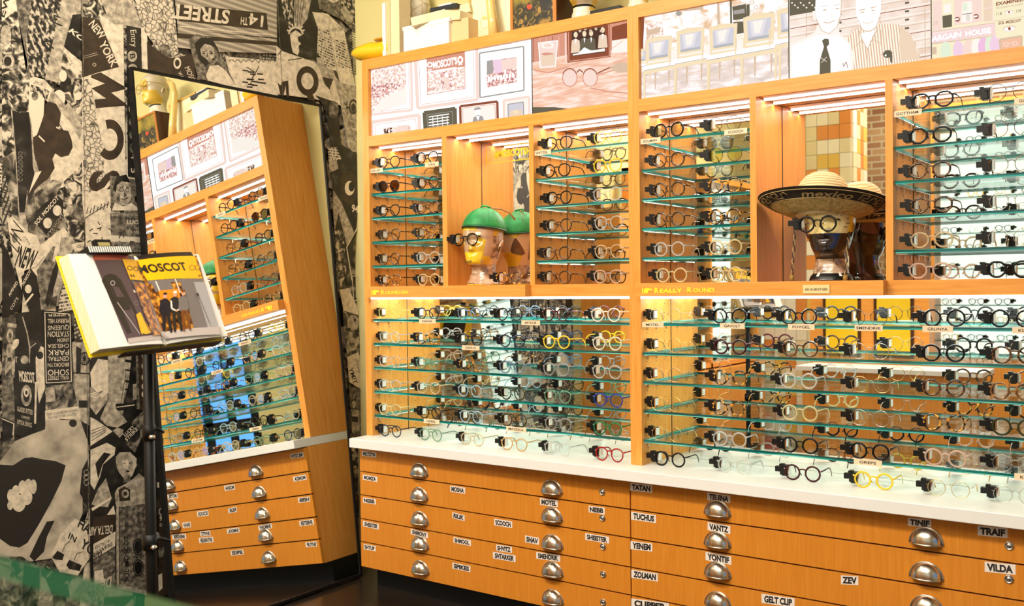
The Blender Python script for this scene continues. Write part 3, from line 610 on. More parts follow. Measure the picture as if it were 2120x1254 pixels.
def cabinet(name, label, x0, x1, xin0, xin1, posts, panels, tags, lowtags, niche, step):
    root = thing(name, label, 'display cabinet', ((x0+x1)/2, Y0, ZCT))
    base = root.location.copy()
    root_parts = []
    def fin(o): o.parent = root; o.matrix_parent_inverse = Matrix.Translation(-base); return o
    # frame
    for a, b, ledge in ((x0, xin0, 0), (xin1, x1, 1)):
        fin(boxo('stile', a, b, Y0, Y0+.022, ZCT, ZT, WV, bevel=.0008))
    for nm, z0, z1 in (('top_rail', ZL1, ZT), ('middle_rail', ZC, ZL2)):
        fin(boxo(nm, xin0, xin1, Y0+.0003, Y0+.022, z0, z1, WH))
    fin(boxo('bottom_rail', xin0, step, Y0-.05, Y0+.022, ZR2, ZR1, WH, bevel=.001))
    fin(boxo('bottom_rail', step, xin1, Y0+.0006, Y0+.022, ZR2, ZR1, WH))
    for a, b, sgs in ((x0, xin0, (1,)), (xin1, x1, (-1,))):
        mb = MB().box(a, b, Y0+.022, YB-.002, ZCT, ZT, WV)
        xx = xin0 if a == x0 else xin1
        for z0, z1 in ((ZCT, ZR2), (ZR1, ZC)): holes(mb, xx, 1 if a == x0 else -1, z0, z1)
        fin(mb.build('side_panel'))
    edges = [xin0]+[v for p in posts for v in p]+[xin1]
    bays = [(edges[i], edges[i+1]) for i in range(0, len(edges), 2)]
    for a, b in posts:
        mb = MB().box(a, b, Y0+.0006, YM, ZR1, ZC, WV); holes(mb, *((a, -1) if (a, b) == posts[0] else (b, 1)), ZR1, ZC)
        fin(mb.build('divider'))
    fin(boxo('top_board', xin0, xin1, Y0+.022, YB-.002, ZT-.02, ZT-.001, WH))
    fin(boxo('lightbox_floor', xin0, xin1, Y0+.022, YM, ZL2-.03, ZL2-.0005, WH))
    fin(boxo('bay_ceiling', xin0, xin1, Y0+.022, YM, ZC+.004, ZC+.02, WH))
    fin(boxo('bay_floor', xin0, xin1, Y0+.022, YM, ZR1-.022, ZR1-.0005, WH))
    fin(boxo('back_board', xin0, xin1, YM+.004, YM+.02, ZCT+.001, ZT-.02, BLACK))
    for a, b in bays:
        o = fin(MB().add([(a, YM, ZR1), (b, YM, ZR1), (b, YM, ZC+.004), (a, YM, ZC+.004)], [(0, 1, 2, 3)], MIRROR).build('mirror_back')); o['label'] = 'mirrored bay back'; mirror_trim(fin, a, b, ZR1, ZC)
        for y in (Y0+.085, Y0+.195):
            o = fin(led_bar(a+.004, b-.004, y, ZC-.006, ZC+.0036, LED)); o['label'] = 'glowing white light strip'
    o = fin(MB().add([(xin0, YM, ZCT+.001), (xin1, YM, ZCT+.001), (xin1, YM, ZR2-.0), (xin0, YM, ZR2-.0)], [(0, 1, 2, 3)], MIRROR).build('mirror_back')); o['label'] = 'mirrored back behind the lower shelves'; mirror_trim(fin, xin0, xin1, ZCT, ZR2-.006)
    for y in (Y0+.09, Y0+.20): o = fin(boxo('led_strip', xin0+.004, xin1-.004, y-.006, y+.006, ZR2-.0012, ZR2-.0006, LEDC)); o['label'] = 'glowing white light strip'
    fin(boxo('under_board', xin0, xin1, Y0+.022, YM, ZR2-.0004, ZR2+.012, WH))
    fin(boxo('light_lip', xin0, xin1, Y0-.001, Y0+.006, ZR2-.012, ZR2-.0005, LIPM))
    # glass shelves
    for bi, (a, b) in enumerate(bays):
        if bi == niche: continue
        for k, z in enumerate(SH_UP):
            s = glass_shelf(None, a, b, z); fin(s)
            for tb, tk, p0, p1, tx in tags:
                if (tb, tk) == (bi, k): name_tag(s, z, p0, p1, tx)
    for k, z in enumerate(SH_LO):
        s = fin(glass_shelf(None, xin0, xin1, z))
        for tk, p0, p1, tx in lowtags:
            if tk == k: name_tag(s, z, p0, p1, tx)
    return root, fin
LIPM = emis('light_lip_glow', (1, 1, .95), 1.6)
YF = Y0-.05
L_ROOT, LFIN = cabinet('display_cabinet', 'left maple display cabinet with the green cap niche, mirrored backs and glass shelves', XA, XM, XA2, P3[0], [P1, P2], None,
    [(0, 0, 766.5, 795.5, 'GELLER'), (0, 0, 883, 911, 'YUKEL'), (2, 0, 1105.5, 1143.5, 'WETZEL')],
    [(0, 867, 901, 'NANA'), (0, 1079, 1117, 'ARTHUR'), (1, 955, 991, 'GENUG'), (4, 874, 906, 'HEBEL'), (4, 1045, 1086, 'MAZEELA')], 1, P2[0]+.004)
R_ROOT, RFIN = cabinet('display_cabinet', 'right maple display cabinet with the sombrero niche, mirrored backs and glass shelves', XM, XR, P3[1], XR2, [P4, P5], None,
    [(0, 0, 1326, 1370, 'ZOLMAN'), (0, 0, 1502, 1549, 'SCOOCH'), (2, 0, 1850.5, 1910, 'GOTTHAM'), (2, 0, 2101, 2150, 'GLICK')],
    [(0, 1328, 1373, 'MOTEL'), (0, 1490, 1541, 'GAVOLT'), (0, 1631, 1686, 'FOYGEL'), (0, 1769, 1827, 'SMENDRIK'), (0, 1909.5, 1972.6, 'GRUNYA'), (0, 2095.5, 2160, 'KLUTZ'), (4, 1766, 1824, 'GREPS'), (4, 2099, 2160, 'KVELL')], 1, P5[0]+.004)

# gold lettering on the bottom rails
def rail_canvas(): return Canvas((0, YF-.0008, 0), (1, 0, 0), (0, 0, 1))
def sign_hand(c, x0, x1, y0, y1, m):
    w, h = x1-x0, y1-y0; q = lambda a, b: (x0+w*a, y0+h*b)
    c.poly([q(.0, .1), q(.12, 0), q(.14, .95), q(.02, 1)], m)
    c.poly([q(.18, .15), q(.45, .0), q(.95, .18), q(1, .32), q(.92, .42), q(.55, .40), q(.62, .5), q(.58, .6), q(.60, .7), q(.52, .78), q(.5, .9), q(.2, .9)], m)
c = rail_canvas(); sign_hand(c, 769, 786, 600, 611, YELLOW)
c.text('R', (789, 609), (796, 608.8), (789, 600.5), YELLOW, .02); c.text('OUND-ISH', (797.5, 608.8), (845, 608), (797.5, 602), YELLOW, .02); c.n = -c.n
o = c.mb.build('rail_lettering'); LFIN(o); o['label'] = 'yellow pointing hand and ROUND-ISH lettering'
c = rail_canvas(); sign_hand(c, 1329, 1352, 596, 608, YELLOW)
c.text('R', (1355, 606), (1364, 605.8), (1355, 595.5), YELLOW, .03); c.text('EALLY', (1366, 605.8), (1413, 605), (1366, 597.5), YELLOW, .03)
c.text('R', (1423, 605), (1432.5, 604.8), (1423, 594.5), YELLOW, .03); c.text('OUND', (1434.5, 604.8), (1479, 604), (1434.5, 596.5), YELLOW, .03)
o = c.mb.build('rail_lettering'); RFIN(o); o['label'] = 'yellow pointing hand and REALLY ROUND lettering'
pa, pb = atY(1663, 598, YF), atY(1718, 598, YF)
GOLDP = plain('brass_plaque', (.80, .62, .30), .35)
mb = MB().box(pa.x, pb.x, YF-.004, YF, atY(1690, 607.5, YF).z, atY(1690, 589.5, YF).z, GOLDP)
vs, fs = text_geo('ASK US ABOUT SIZES', .02); w = pb.x-pa.x; zc_ = (atY(1690, 607.5, YF).z+atY(1690, 589.5, YF).z)/2
mb.add([(pa.x+.008+x*(w-.016), YF-.0045, zc_-.005+y*.009) for x, y in vs], fs, INK)
o = mb.build('plaque'); RFIN(o); o['label'] = 'small gold plaque reading ASK US ABOUT SIZES'
# lettering on the niche mirror
c = Canvas((0, YM-.0015, 0), (1, 0, 0), (0, 0, 1)); c.k = 0
c.text('#MOSCOTSH', (1024, 326), (1099, 317.5), (1023, 312.5), YELLOW, .045); c.text('(Share your SMILE', (1050, 302), (1105, 296), (1050, 298), YELLOW); c.text('#MOSCOTSMILE', (1072, 331), (1100, 329), (1072, 327.5), YELLOW)
c.line([(1098, 295), (1007, 304), (1007, 338), (1060, 333)], 1, YELLOW); c.line([(1060, 332.5), (1099, 329)], 1.6, YELLOW)
o = c.mb.build('mirror_lettering'); LFIN(o); o['label'] = 'yellow lettering on the niche mirror'

# ---------------------------------------------------------------- backlit pictures
YP = Y0+.024
def glow(n, r, g, b, s=1.0):
    if n not in ('brown', 'dark', 'olive', 'white'): r, g, b = [c+(255-c)*.24 for c in (r, g, b)]
    return emis('glow_'+n, tuple(v*s for v in srgb(r, g, b)[:3]), .88)
gW = glow('white', 255, 255, 255, 1.35); gC = glow('cream', 255, 240, 228, 1.05); gP = glow('pink', 250, 205, 190); gPd = glow('rose', 216, 128, 96); gB = glow('brown', 150, 84, 60)
gD = glow('dark', 88, 60, 50); gG = glow('grey', 150, 140, 132); gK = glow('olive', 112, 104, 84); gY = glow('straw', 250, 222, 170); gS = glow('sepia', 214, 176, 140); gT = glow('tan', 240, 205, 170)
gL = glow('lilac', 205, 200, 212); gN = glow('mint', 225, 240, 205); gQ = glow('pale_yellow', 252, 238, 190); gM = glow('magenta', 245, 200, 225); gH = glow('peach', 248, 178, 138); gPk = glow('pale_pink', 252, 214, 198)
def gtex(name, stops, scale, vs=(1, 1, 1), dist=.5):
    m, nt, out = newmat(name); tc = N(nt, 'ShaderNodeTexCoord'); mp = N(nt, 'ShaderNodeMapping'); mp.inputs['Scale'].default_value = vs
    t = N(nt, 'ShaderNodeTexNoise'); t.inputs['Scale'].default_value = scale; t.inputs['Distortion'].default_value = dist; t.inputs['Detail'].default_value = 4
    r = ramp(nt, stops); e = N(nt, 'ShaderNodeEmission'); e.inputs[1].default_value = .88
    nt.links.new(tc.outputs['UV'], mp.inputs[0]); nt.links.new(mp.outputs[0], t.inputs[0]); nt.links.new(t.outputs[0], r.inputs[0]); nt.links.new(r.outputs[0], e.inputs[0]); nt.links.new(e.outputs[0], out.inputs[0]); return m
gStreet = gtex('glow_street_photo', [(.35, srgb(232, 180, 165)), (.48, srgb(252, 225, 210)), (.6, (1.2, 1.15, 1.1))], 60)
gCrowd = gtex('glow_crowd_photo', [(.36, srgb(175, 110, 110)), (.5, srgb(240, 185, 175)), (.6, (1.2, 1.05, 1))], 70)
gGroup = gtex('glow_group_photo', [(.40, srgb(60, 45, 38)), (.52, srgb(150, 110, 90)), (.60, srgb(255, 235, 215))], 38)
gBlot = gtex('glow_faded_interior', [(.35, srgb(240, 200, 160)), (.5, (1.1, 1.05, 1)), (.7, (1.3, 1.3, 1.3))], 18)
gWood = gtex('glow_table_top', [(.3, srgb(244, 182, 152)), (.5, srgb(255, 212, 188)), (.65, (1.05, .88, .78))], 9, (1, 6, 1))
gFloor = gtex('glow_shop_floor', [(.3, srgb(220, 205, 198)), (.5, srgb(245, 225, 215)), (.65, (1.1, 1.05, 1.05))], 10, (1, 3, 1))
gStripe = newsprint('x', (.9, .8, .7), (.5, .3, .2), .02)
m, nt, out = newmat('glow_striped_shirt'); tc = N(nt, 'ShaderNodeTexCoord'); wv = N(nt, 'ShaderNodeTexWave'); wv.inputs['Scale'].default_value = 30; r = ramp(nt, [(.2, srgb(215, 178, 145)), (.6, srgb(255, 240, 225))]); e = N(nt, 'ShaderNodeEmission')
nt.links.new(tc.outputs['UV'], wv.inputs[0]); nt.links.new(wv.outputs['Fac'], r.inputs[0]); nt.links.new(r.outputs[0], e.inputs[0]); nt.links.new(e.outputs[0], out.inputs[0]); gShirt = m
def lightpanel(fin, xa, xb, label, draw, back):
    c = Canvas((0, YP, 0), (1, 0, 0), (0, 0, 1)); c.n = Vector((0, -1, 0)); c.k = 0
    c.polyl([(xa+.0015, ZL2), (xb-.0015, ZL2), (xb-.0015, ZL1), (xa+.0015, ZL1)], back)
    draw(c)
    # clip: everything outside the opening hides behind the maple rails, which stand in front of this plane
    xx0, xx1 = xa+.0015, xb-.0015
    c.mb.v = [(min(max(v[0], xx0), xx1), v[1], min(max(v[2], ZL2-.003), ZL1+.003)) for v in c.mb.v]
    o = c.mb.build('light_panel'); fin(o); o['label'] = label
    fin(boxo('panel_joint', xb-.0015, xb+.0015, YP-.004, YP+.004, ZL2, ZL1, INK)) if xb not in (P3[0], XR2) else None
def fr(c, q, w, col, mat=None, col2=None):
    if mat: c.poly(q, mat)
    c.frame(q, w, col)
    if col2: c.frame([(q[0][0]+w, q[0][1]+w*.8), (q[1][0]-w, q[1][1]+w*1.1), (q[2][0]-w, q[2][1]-w*.8), (q[3][0]+w, q[3][1]-w*1.1)], 1, col2)
def art1(c):
    fr(c, [(760, 142), (851, 124), (853, 228), (764, 238)], 5, gPk, gW, gPd)
    c.poly([(767, 146), (840, 131), (843, 215), (768, 236)], gStreet); c.poly([(768, 175), (800, 172), (838, 174), (800, 196), (768, 206)], gCrowd); c.poly([(790, 205), (842, 180), (843, 215), (770, 234)], gC)
    fr(c, [(860, 112), (987, 92), (989, 206), (865, 224)], 7, gPk, gW, gPd)
    c.frame([(884, 118), (962, 108), (963, 183), (885, 196)], 1.5, gPd)
    c.poly([(884, 118), (961, 105), (962, 138), (885, 148)], gPd); c.text("MOSCOT'S", (897, 142), (947, 132), (896, 127), gW, .04)
    c.ell((890, 134), 6, 6, gW, hole=.5); c.ell((953, 124), 6, 8, gW, hole=.5); c.text('94', (886, 147), (894, 146), (886, 143), gW, .02); c.text('94', (949, 136), (957, 134), (949, 132), gW, .02)
    c.line([(900, 146), (945, 139)], 1, gW)
    c.poly([(885, 150), (961, 140), (962, 182), (886, 194)], gStreet); c.poly([(912, 150), (936, 146), (937, 180), (913, 184)], gCrowd); c.poly([(919, 160), (930, 158), (931, 180), (920, 182)], gPk); c.ell((924.5, 155), 4, 5, gW)
    fr(c, [(993, 110), (1084, 96), (1085, 187), (994, 202)], 3, gG, gW)
    c.poly([(1008, 126), (1070, 118), (1070, 170), (1008, 182)], gCrowd); c.poly([(1008, 126), (1020, 124), (1022, 150), (1008, 156)], gG); c.poly([(1020, 124), (1040, 122), (1040, 150), (1024, 152)], gM); c.poly([(1038, 124), (1070, 119), (1070, 140), (1040, 146)], gPk)
    for k in range(9): c.ell((1012+k*6.3, 163-k*.9), 2.3, 5, gW)
    c.poly([(992, 100), (1060, 90), (1060, 84), (992, 94)], gPd); c.poly([(1062, 88), (1098, 82), (1098, 78), (1062, 84)], gY)
    fr(c, [(770, 253), (868, 238), (869, 290), (770, 290)], 7, gPk, gW, gPd); c.poly([(793, 265), (850, 257), (851, 278), (794, 284)], gStreet); c.ell((832, 268), 13, 8, gPk); c.text('94 E', (795, 281), (812, 279), (795, 266), gD, .03)
    fr(c, [(878, 233), (943, 224), (944, 262), (880, 270)], 6, gK, gK, gG)
    for k in range(4): c.line([(888, 242+k*6), (930, 236+k*6)], 2, gW); c.line([(896+k*10, 240), (897+k*10, 262)], 1.5, gC)
    fr(c, [(953, 220), (1030, 210), (1031, 252), (954, 262)], 5, gB, gC, gPd); c.ell((989, 233), 5, 6, gW); c.poly([(981, 228), (997, 226), (993, 222), (984, 223)], gG); c.poly([(978, 258), (981, 243), (990, 238), (1000, 241), (1003, 256)], gG); c.poly([(986, 241), (990, 250), (994, 240)], gW)
    fr(c, [(1043, 208), (1096, 200), (1097, 246), (1044, 250)], 5, gPk, gC); fr(c, [(1052, 216), (1084, 211), (1085, 243), (1053, 248)], 2, gG, gL); c.poly([(1056, 230), (1080, 226), (1081, 246), (1057, 248)], gT); c.ell((1068, 232), 5, 5, gY)
def art2(c):
    c.poly([(1100, 80), (1300, 35), (1300, 108), (1100, 145)], gPd)
    for k in range(16): c.line([(1105+k*13, 75), (1105+k*13, 130)], 1.2, gB if k % 3 == 0 else gH)
    c.poly([(1100, 130), (1190, 110), (1300, 100), (1302, 215), (1100, 236)], gWood)
    c.poly([(1267, 56), (1300, 47), (1300, 78), (1267, 84)], gB); c.poly([(1267, 84), (1300, 80), (1300, 108), (1267, 110)], gC); c.line([(1268, 100), (1290, 84)], 1.5, gH)
    c.line([(1171, 64), (1172, 132)], 3, gPk)
    c.poly([(1174, 62), (1262, 46), (1264, 118), (1175, 130)], gB); c.frame([(1177, 64), (1260, 50), (1262, 116), (1178, 127)], 2, gPd); c.poly([(1184, 66), (1252, 55), (1253, 108), (1184, 116)], gD)
    for x, y in ((1192, 72), (1210, 70), (1224, 69), (1248, 62)): 
        c.poly([(x-10, y+38), (x-8, y+12), (x, y+8), (x+8, y+12), (x+10, y+36)], gK if x != 1192 and x != 1248 else gT); c.ell((x, y), 4.2, 6, gY); c.poly([(x-1.5, y+9), (x+2, y+9), (x, y+20)], gW)
    for k in range(6): c.ell((1190+k*11, 60+(k % 2)*4), 3, 3, gS)
    c.poly([(1186, 112), (1252, 100), (1253, 106), (1186, 115)], gC); c.poly([(1196, 112), (1210, 98), (1222, 104), (1234, 106)], gW)
    c.poly([(1103, 141), (1150, 132), (1180, 132), (1150, 149), (1110, 150)], gH); c.line([(1103, 144), (1136, 151), (1178, 138)], 2, gPd)
    c.poly([(1115, 89), (1155, 84), (1150, 138), (1119, 140)], gPk); c.frame([(1115, 89), (1155, 84), (1150, 138), (1119, 140)], 1.6, gW); c.ell((1134, 112), 13, 3, gPd); c.ell((1134, 94), 14, 7, gC, hole=.6); c.poly([(1120, 116), (1150, 112), (1149, 134), (1122, 137)], gT)
    c.line([(1150, 144), (1205, 128), (1208, 133), (1300, 140)], 0.8, gPd)
    for x, y in ((1180, 161), (1222, 161)): c.ell((x, y), 16, 19, gPd, hole=.88); c.ell((x, y), 14, 17, gPk); c.ell((x, y-2), 15.5, 18, gB, hole=.9, a0=PI+.3, a1=2*PI-.3)
    c.line([(1195, 150), (1200, 144), (1207, 150)], 2.4, gB); c.line([(1237, 152), (1262, 140), (1275, 136)], 2.4, gB); c.line([(1238, 155), (1270, 146), (1300, 148)], 2, gPd)
    c.line([(1182, 182), (1245, 196), (1300, 204)], 2.4, gH); c.line([(1222, 182), (1262, 190), (1300, 193)], 2.2, gPd); c.poly([(1262, 140), (1280, 130), (1300, 130), (1300, 150), (1280, 150)], gS)
    c.line([(1103, 190), (1180, 185), (1300, 168)], .8, gH); c.poly([(1103, 222), (1150, 222), (1190, 228), (1103, 240)], gK)
lightpanel(LFIN, XA2, atY(1102.5, 200, YP).x, 'backlit picture of framed shop photographs', art1, gW)
lightpanel(LFIN, atY(1102.5, 200, YP).x, P3[0], 'backlit picture of round glasses on a table', art2, gPk)
def chair_art(c, x, y, w, h):
    """one pale wooden armchair, seat centre at x, y"""
    q = lambda a, b: (x+w*a, y+h*b-(a*w)*.17)
    for a, b in ((-.12, 1.0), (.34, .95)): c.poly([q(a-.02, .3), q(a+.04, .3), q(a+.02, b), q(a-.01, b)], gS)
    c.poly([q(-.44, -1.12), q(-.1, -1.2), q(.44, -1.12), q(.40, -.02), q(-.40, -.02)], gY)
    c.poly([q(-.33, -.98), q(.34, -.98), q(.31, -.28), q(-.31, -.28)], gL); c.poly([q(-.26, -.96), q(.22, -.96), q(.10, -.42), q(-.2, -.42)], gL2); c.poly([q(-.18, -.93), q(.12, -.93), q(.02, -.5), q(-.12, -.5)], gC); c.poly([q(-.31, -.38), q(.31, -.38), q(.31, -.28), q(-.31, -.28)], gG2)
    c.poly([q(-.36, -.20), q(.37, -.20), q(.37, -.12), q(-.36, -.12)], gC); c.frame([q(-.44, -1.12), q(.44, -1.12), q(.40, -.02), q(-.40, -.02)], .8, gT)
    c.poly([q(-.55, -.04), q(.5, -.04), q(.62, .12), q(-.5, .14)], gW); c.line([q(-.5, .14), q(.62, .12)], 1.2, gG)
    c.poly([q(-.5, .16), q(.62, .14), q(.62, .28), q(-.5, .30)], gY)
    for a, b in ((-.48, 1.4), (.58, 1.35)): c.poly([q(a-.035, .2), q(a+.05, .2), q(a+.03, b), q(a-.03, b)], gY); c.line([q(a+.05, .3), q(a+.03, b)], .7, gS)
    c.line([q(-.46, -.52), q(-.66, -.48), q(-.66, .15)], 2.2, gY); c.line([q(.45, -.52), q(.64, -.48), q(.64, .12)], 2.2, gY); c.line([q(-.64, -.45), q(-.64, .15)], .6, gS)
    c.line([q(-.45, .85), q(-.15, .6), q(.25, .58), q(.56, .78)], 1.6, gT)
gL2 = glow('cushion_sheen', 228, 222, 228)
gG2 = glow('cushion_shade', 170, 168, 172)
def art3(c):
    c.poly([(1320, 200), (1320, 150), (1634, 90), (1634, 170)], gFloor); c.poly([(1322, 30), (1634, -30), (1634, 60), (1322, 120)], gBlot)
    c.poly([(1322, 36), (1334, 33), (1330, 130), (1322, 132)], gB); c.line([(1326, 36), (1326, 110)], 1.2, gD)
    c.poly([(1337, 50), (1372, 44), (1374, 84), (1338, 94)], gStreet); c.poly([(1338, 62), (1368, 56), (1367, 66), (1340, 76)], gS)
    c.poly([(1345, 84), (1366, 80), (1366, 98), (1346, 100)], gK); c.ell((1405, 28), 6, 5, gG); c.poly([(1416, 18), (1456, 12), (1456, 19), (1416, 24)], gS)
    c.line([(1487, 4), (1488, 60)], 5, gS); c.line([(1513, 0), (1514, 56)], 4, gK); c.poly([(1516, 14), (1544, 8), (1546, 38), (1518, 42)], gK); c.poly([(1518, 22), (1541, 18), (1542, 27), (1519, 30)], gG); c.poly([(1518, 46), (1540, 44), (1540, 68), (1520, 72)], gK)
    c.poly([(1545, 10), (1552, 8), (1552, 40), (1546, 42)], gK); c.poly([(1538, 42), (1562, 40), (1561, 52), (1540, 53)], gB)
    for k in range(5): c.frame([(1554+k % 2*8, 2+k*10), (1560+k % 2*8, 1+k*10), (1560+k % 2*8, 8+k*10), (1554+k % 2*8, 9+k*10)], 1.2, gS)
    c.poly([(1582, 28), (1601, 25), (1600, 90), (1583, 93)], gK)
    for k in range(11): c.line([(1585, 32+k*5.4), (1598, 30+k*5.4)], 2, gN)
    for x, y, w in ((1326, 134, 34), (1364, 134, 62), (1430, 120, 66), (1498, 112, 66), (1572, 98, 74), (1640, 80, 70)): chair_art(c, x, y, w, w*.8)
def art4(c):
    c.poly([(1635, 10), (1635, 160), (1930, 130), (1930, -30)], gTan4)
    for k in range(9):
        y = 8+k*17.5; c.line([(1636, y+34), (1930, y-16)], 1.4, gB if k % 3 == 1 else gS); c.line([(1636, y+30), (1930, y-20)], 2.2, gC)
        for x in (1740, 1876, 1880): c.ell((x, y-3+(1800-x)*.17+14), 2.6, 2.4, gK)
    for x in (1670, 1822, 1915): c.line([(x, 20), (x+1, 150)], 1.6, gS); 
    c.poly([(1635, -10), (1692, -10), (1688, 24), (1635, 33)], gK)
    for k in range(9): c.ell((1640+k*6, 6+(k % 3)*5), 1.8, 1.8, gC)
    # left man: white shirt and dark tie
    c.poly([(1635, 94), (1660, 82), (1688, 66), (1692, 52), (1735, 58), (1740, 72), (1762, 86), (1768, 110), (1768, 146), (1635, 164)], gC); c.poly([(1640, 96), (1690, 74), (1735, 74), (1758, 90), (1762, 144), (1640, 160)], gW)
    c.poly([(1690, -20), (1742, -20), (1741, 30), (1733, 56), (1716, 70), (1703, 64), (1692, 44), (1688, 20)], gW); c.line([(1691, 40), (1702, 64), (1717, 70), (1733, 56), (1741, 30), (1742, 0)], 1.6, gS); c.poly([(1682, 24), (1689, 22), (1690, 44), (1684, 40)], gC)
    c.ell((1708, 21), 4, 1.6, gS); c.ell((1734, 18), 4, 1.6, gS); c.line([(1701, 14), (1713, 12)], 1.4, gS); c.line([(1728, 12), (1740, 9)], 1.4, gS); c.line([(1705, 46), (1716, 48), (1729, 42)], 2, gS); c.line([(1720, 28), (1723, 36), (1718, 37)], 1, gT)
    c.poly([(1702, 84), (1708, 80), (1716, 81), (1717, 92), (1712, 97), (1720, 125), (1720, 152), (1697, 156), (1698, 124), (1706, 97)], gK); c.line([(1700, 120), (1712, 128)], 1, gC); c.line([(1712, 118), (1701, 130)], 1, gC)
    c.line([(1700, 98), (1697, 120), (1696, 155)], 1, gT); c.line([(1745, 130), (1747, 138), (1752, 128), (1756, 142)], 1.4, gB)
    # right man: striped shirt
    c.poly([(1752, 76), (1778, 58), (1822, 50), (1864, 50), (1890, 75), (1905, 118), (1900, 126), (1768, 146), (1768, 110)], gShirt, .1)
    c.poly([(1864, 52), (1888, 74), (1905, 122), (1866, 126), (1862, 90)], gT)
    c.poly([(1780, 70), (1814, 62), (1802, 84), (1796, 102), (1788, 86)], gW); c.line([(1778, 62), (1786, 84), (1796, 102), (1806, 82), (1817, 58)], 2, gS); c.line([(1772, 96), (1784, 84)], 1.5, gS); c.line([(1808, 82), (1826, 92), (1824, 62)], 1.5, gS); c.line([(1796, 102), (1796, 142)], 1.2, gS)
    c.poly([(1772, -20), (1824, -20), (1824, 20), (1818, 50), (1806, 62), (1790, 64), (1778, 50), (1773, 30)], gW); c.line([(1776, 40), (1786, 62), (1800, 66), (1814, 56), (1822, 34)], 1.6, gS)
    c.ell((1786, 26), 4, 1.6, gS); c.ell((1808, 22), 4, 1.6, gS); c.line([(1778, 22), (1792, 19)], 2, gS); c.line([(1802, 17), (1815, 14)], 2, gS); c.line([(1786, 46), (1796, 49), (1810, 44)], 1.8, gT)
    c.ell((1838, 112), 10, 8, gK, rot=-.3); c.poly([(1842, 116), (1848, 114), (1848, 130), (1844, 130)], gK); c.ell((1834, 115), 2, 2, gW); c.poly([(1822, 110), (1830, 116), (1826, 120)], gPk)
gTan4 = gtex('glow_drawer_fronts', [(.3, srgb(240, 210, 190)), (.6, srgb(255, 240, 228))], 12)
def art5(c):
    c.poly([(1929, -20), (2140, -40), (2140, 100), (1929, 130)], gQ)
    c.poly([(1931, 2), (1950, 0), (1950, 62), (1931, 64)], gPk); c.text('118', (1932, 53), (1941, 50), (1932, 45), gS, .01)
    c.poly([(1951, 0), (1972, -4), (1973, 56), (1951, 58)], gQ); c.poly([(1953, 10), (1969, 7), (1969, 26), (1954, 28)], gC); c.poly([(1951, 33), (1971, 30), (1971, 55), (1952, 58)], gK)
    c.poly([(1975, -5), (2032, -12), (2033, 45), (1976, 53)], gPk); c.poly([(1992, 5), (2012, 2), (2013, 44), (1990, 47)], gC); c.poly([(1993, 8), (2002, 6), (2003, 20), (1994, 24)], gN); c.line([(1992, 30), (2012, 27)], 1.4, gK)
    for k in range(4): c.line([(2001+k*2, 30), (2001+k*2, 43)], .7, gG)
    for x, y in ((1982, 40), (2021, 34)): c.ell((x, y), 5.5, 5, gB); c.ell((x-1, y), 4.5, 1.8, gW, rot=-.15)
    c.poly([(2035, -10), (2055, -14), (2056, 44), (2036, 46)], gPk); c.poly([(2037, -6), (2053, -9), (2053, 14), (2038, 17)], gT); c.poly([(2037, 20), (2053, 17), (2053, 42), (2038, 44)], gT)
    c.poly([(1929, 66), (2060, 46), (2062, 72), (1930, 90)], gPkd); c.line([(1929, 66), (2060, 47)], 1.2, gS); c.line([(1929, 91), (2062, 74)], 2, gS)
    c.text('MANHATTAN', (1932, 72), (1988, 63), (1932, 68), gC); c.text('BARGAIN', (1922, 87), (1990, 76), (1922, 76), gW, .03); c.text('HOUSE', (1999, 75), (2052, 68), (1999, 64), gW, .03)
    for k, (x, m) in enumerate(((1958, gN), (1984, gM), (2005, gPk), (2022, gC), (2036, gMg), (2050, gN), (2060, gM))): c.ell((x, 106-k*2.2), 11, 20, m)
    c.poly([(1930, 98), (1939, 97), (1939, 112), (1930, 113)], gS)
    c.poly([(2058, -20), (2140, -30), (2140, 32), (2059, 43)], gQ); c.text('EXAMINED', (2062, 12), (2120, 2), (2062, 5), gB, .03); c.text('MODERN GLASSES', (2063, 19), (2118, 10), (2063, 15), gS, .02)
    c.text('118', (2063, 32), (2074, 31), (2063, 26), gK); c.text('118', (2104, 26), (2114, 25), (2104, 20), gK)
    c.line([(2058, 44), (2130, 33)], 1, gS); c.poly([(2062, 46), (2116, 39), (2118, 74), (2062, 79)], gQ); c.text('SOL MOSCOT', (2067, 51), (2114, 45), (2067, 45), gB, .03)
    for x, y, w in ((2089, 26, 9), (2090, 60, 13)): c.ell((x, y), w, w*.42, gPk, rot=-.1); c.ell((x, y), w*.85, w*.26, gW, rot=-.1); c.ell((x, y-.5), w*.24, w*.26, gB); c.ell((x, y-1), w, w*.42, gS, rot=-.1, hole=.85, a0=PI, a1=2*PI)
    fr(c, [(2070, 82), (2115, 75), (2115, 100), (2072, 106)], 4, gS, gH)
    for x in (2083, 2101): c.ell((x, 92-(x-2083)*.1), 6, 4.5, gPk, hole=.65)
    c.line([(2089, 89), (2095, 88)], 1.5, gPk)
gPkd = glow('shop_sign_pink', 248, 208, 204); gMg = glow('sweet_magenta', 242, 180, 220)
x4, x5 = atY(1634, 150, YP).x, atY(1928.5, 100, YP).x
lightpanel(RFIN, P3[1], x4, 'backlit picture of pale wooden chairs', art3, gC)
lightpanel(RFIN, x4, x5, 'backlit picture of two smiling men', art4, gC)
lightpanel(RFIN, x5, XR2, 'backlit picture of old shop signs', art5, gQ)

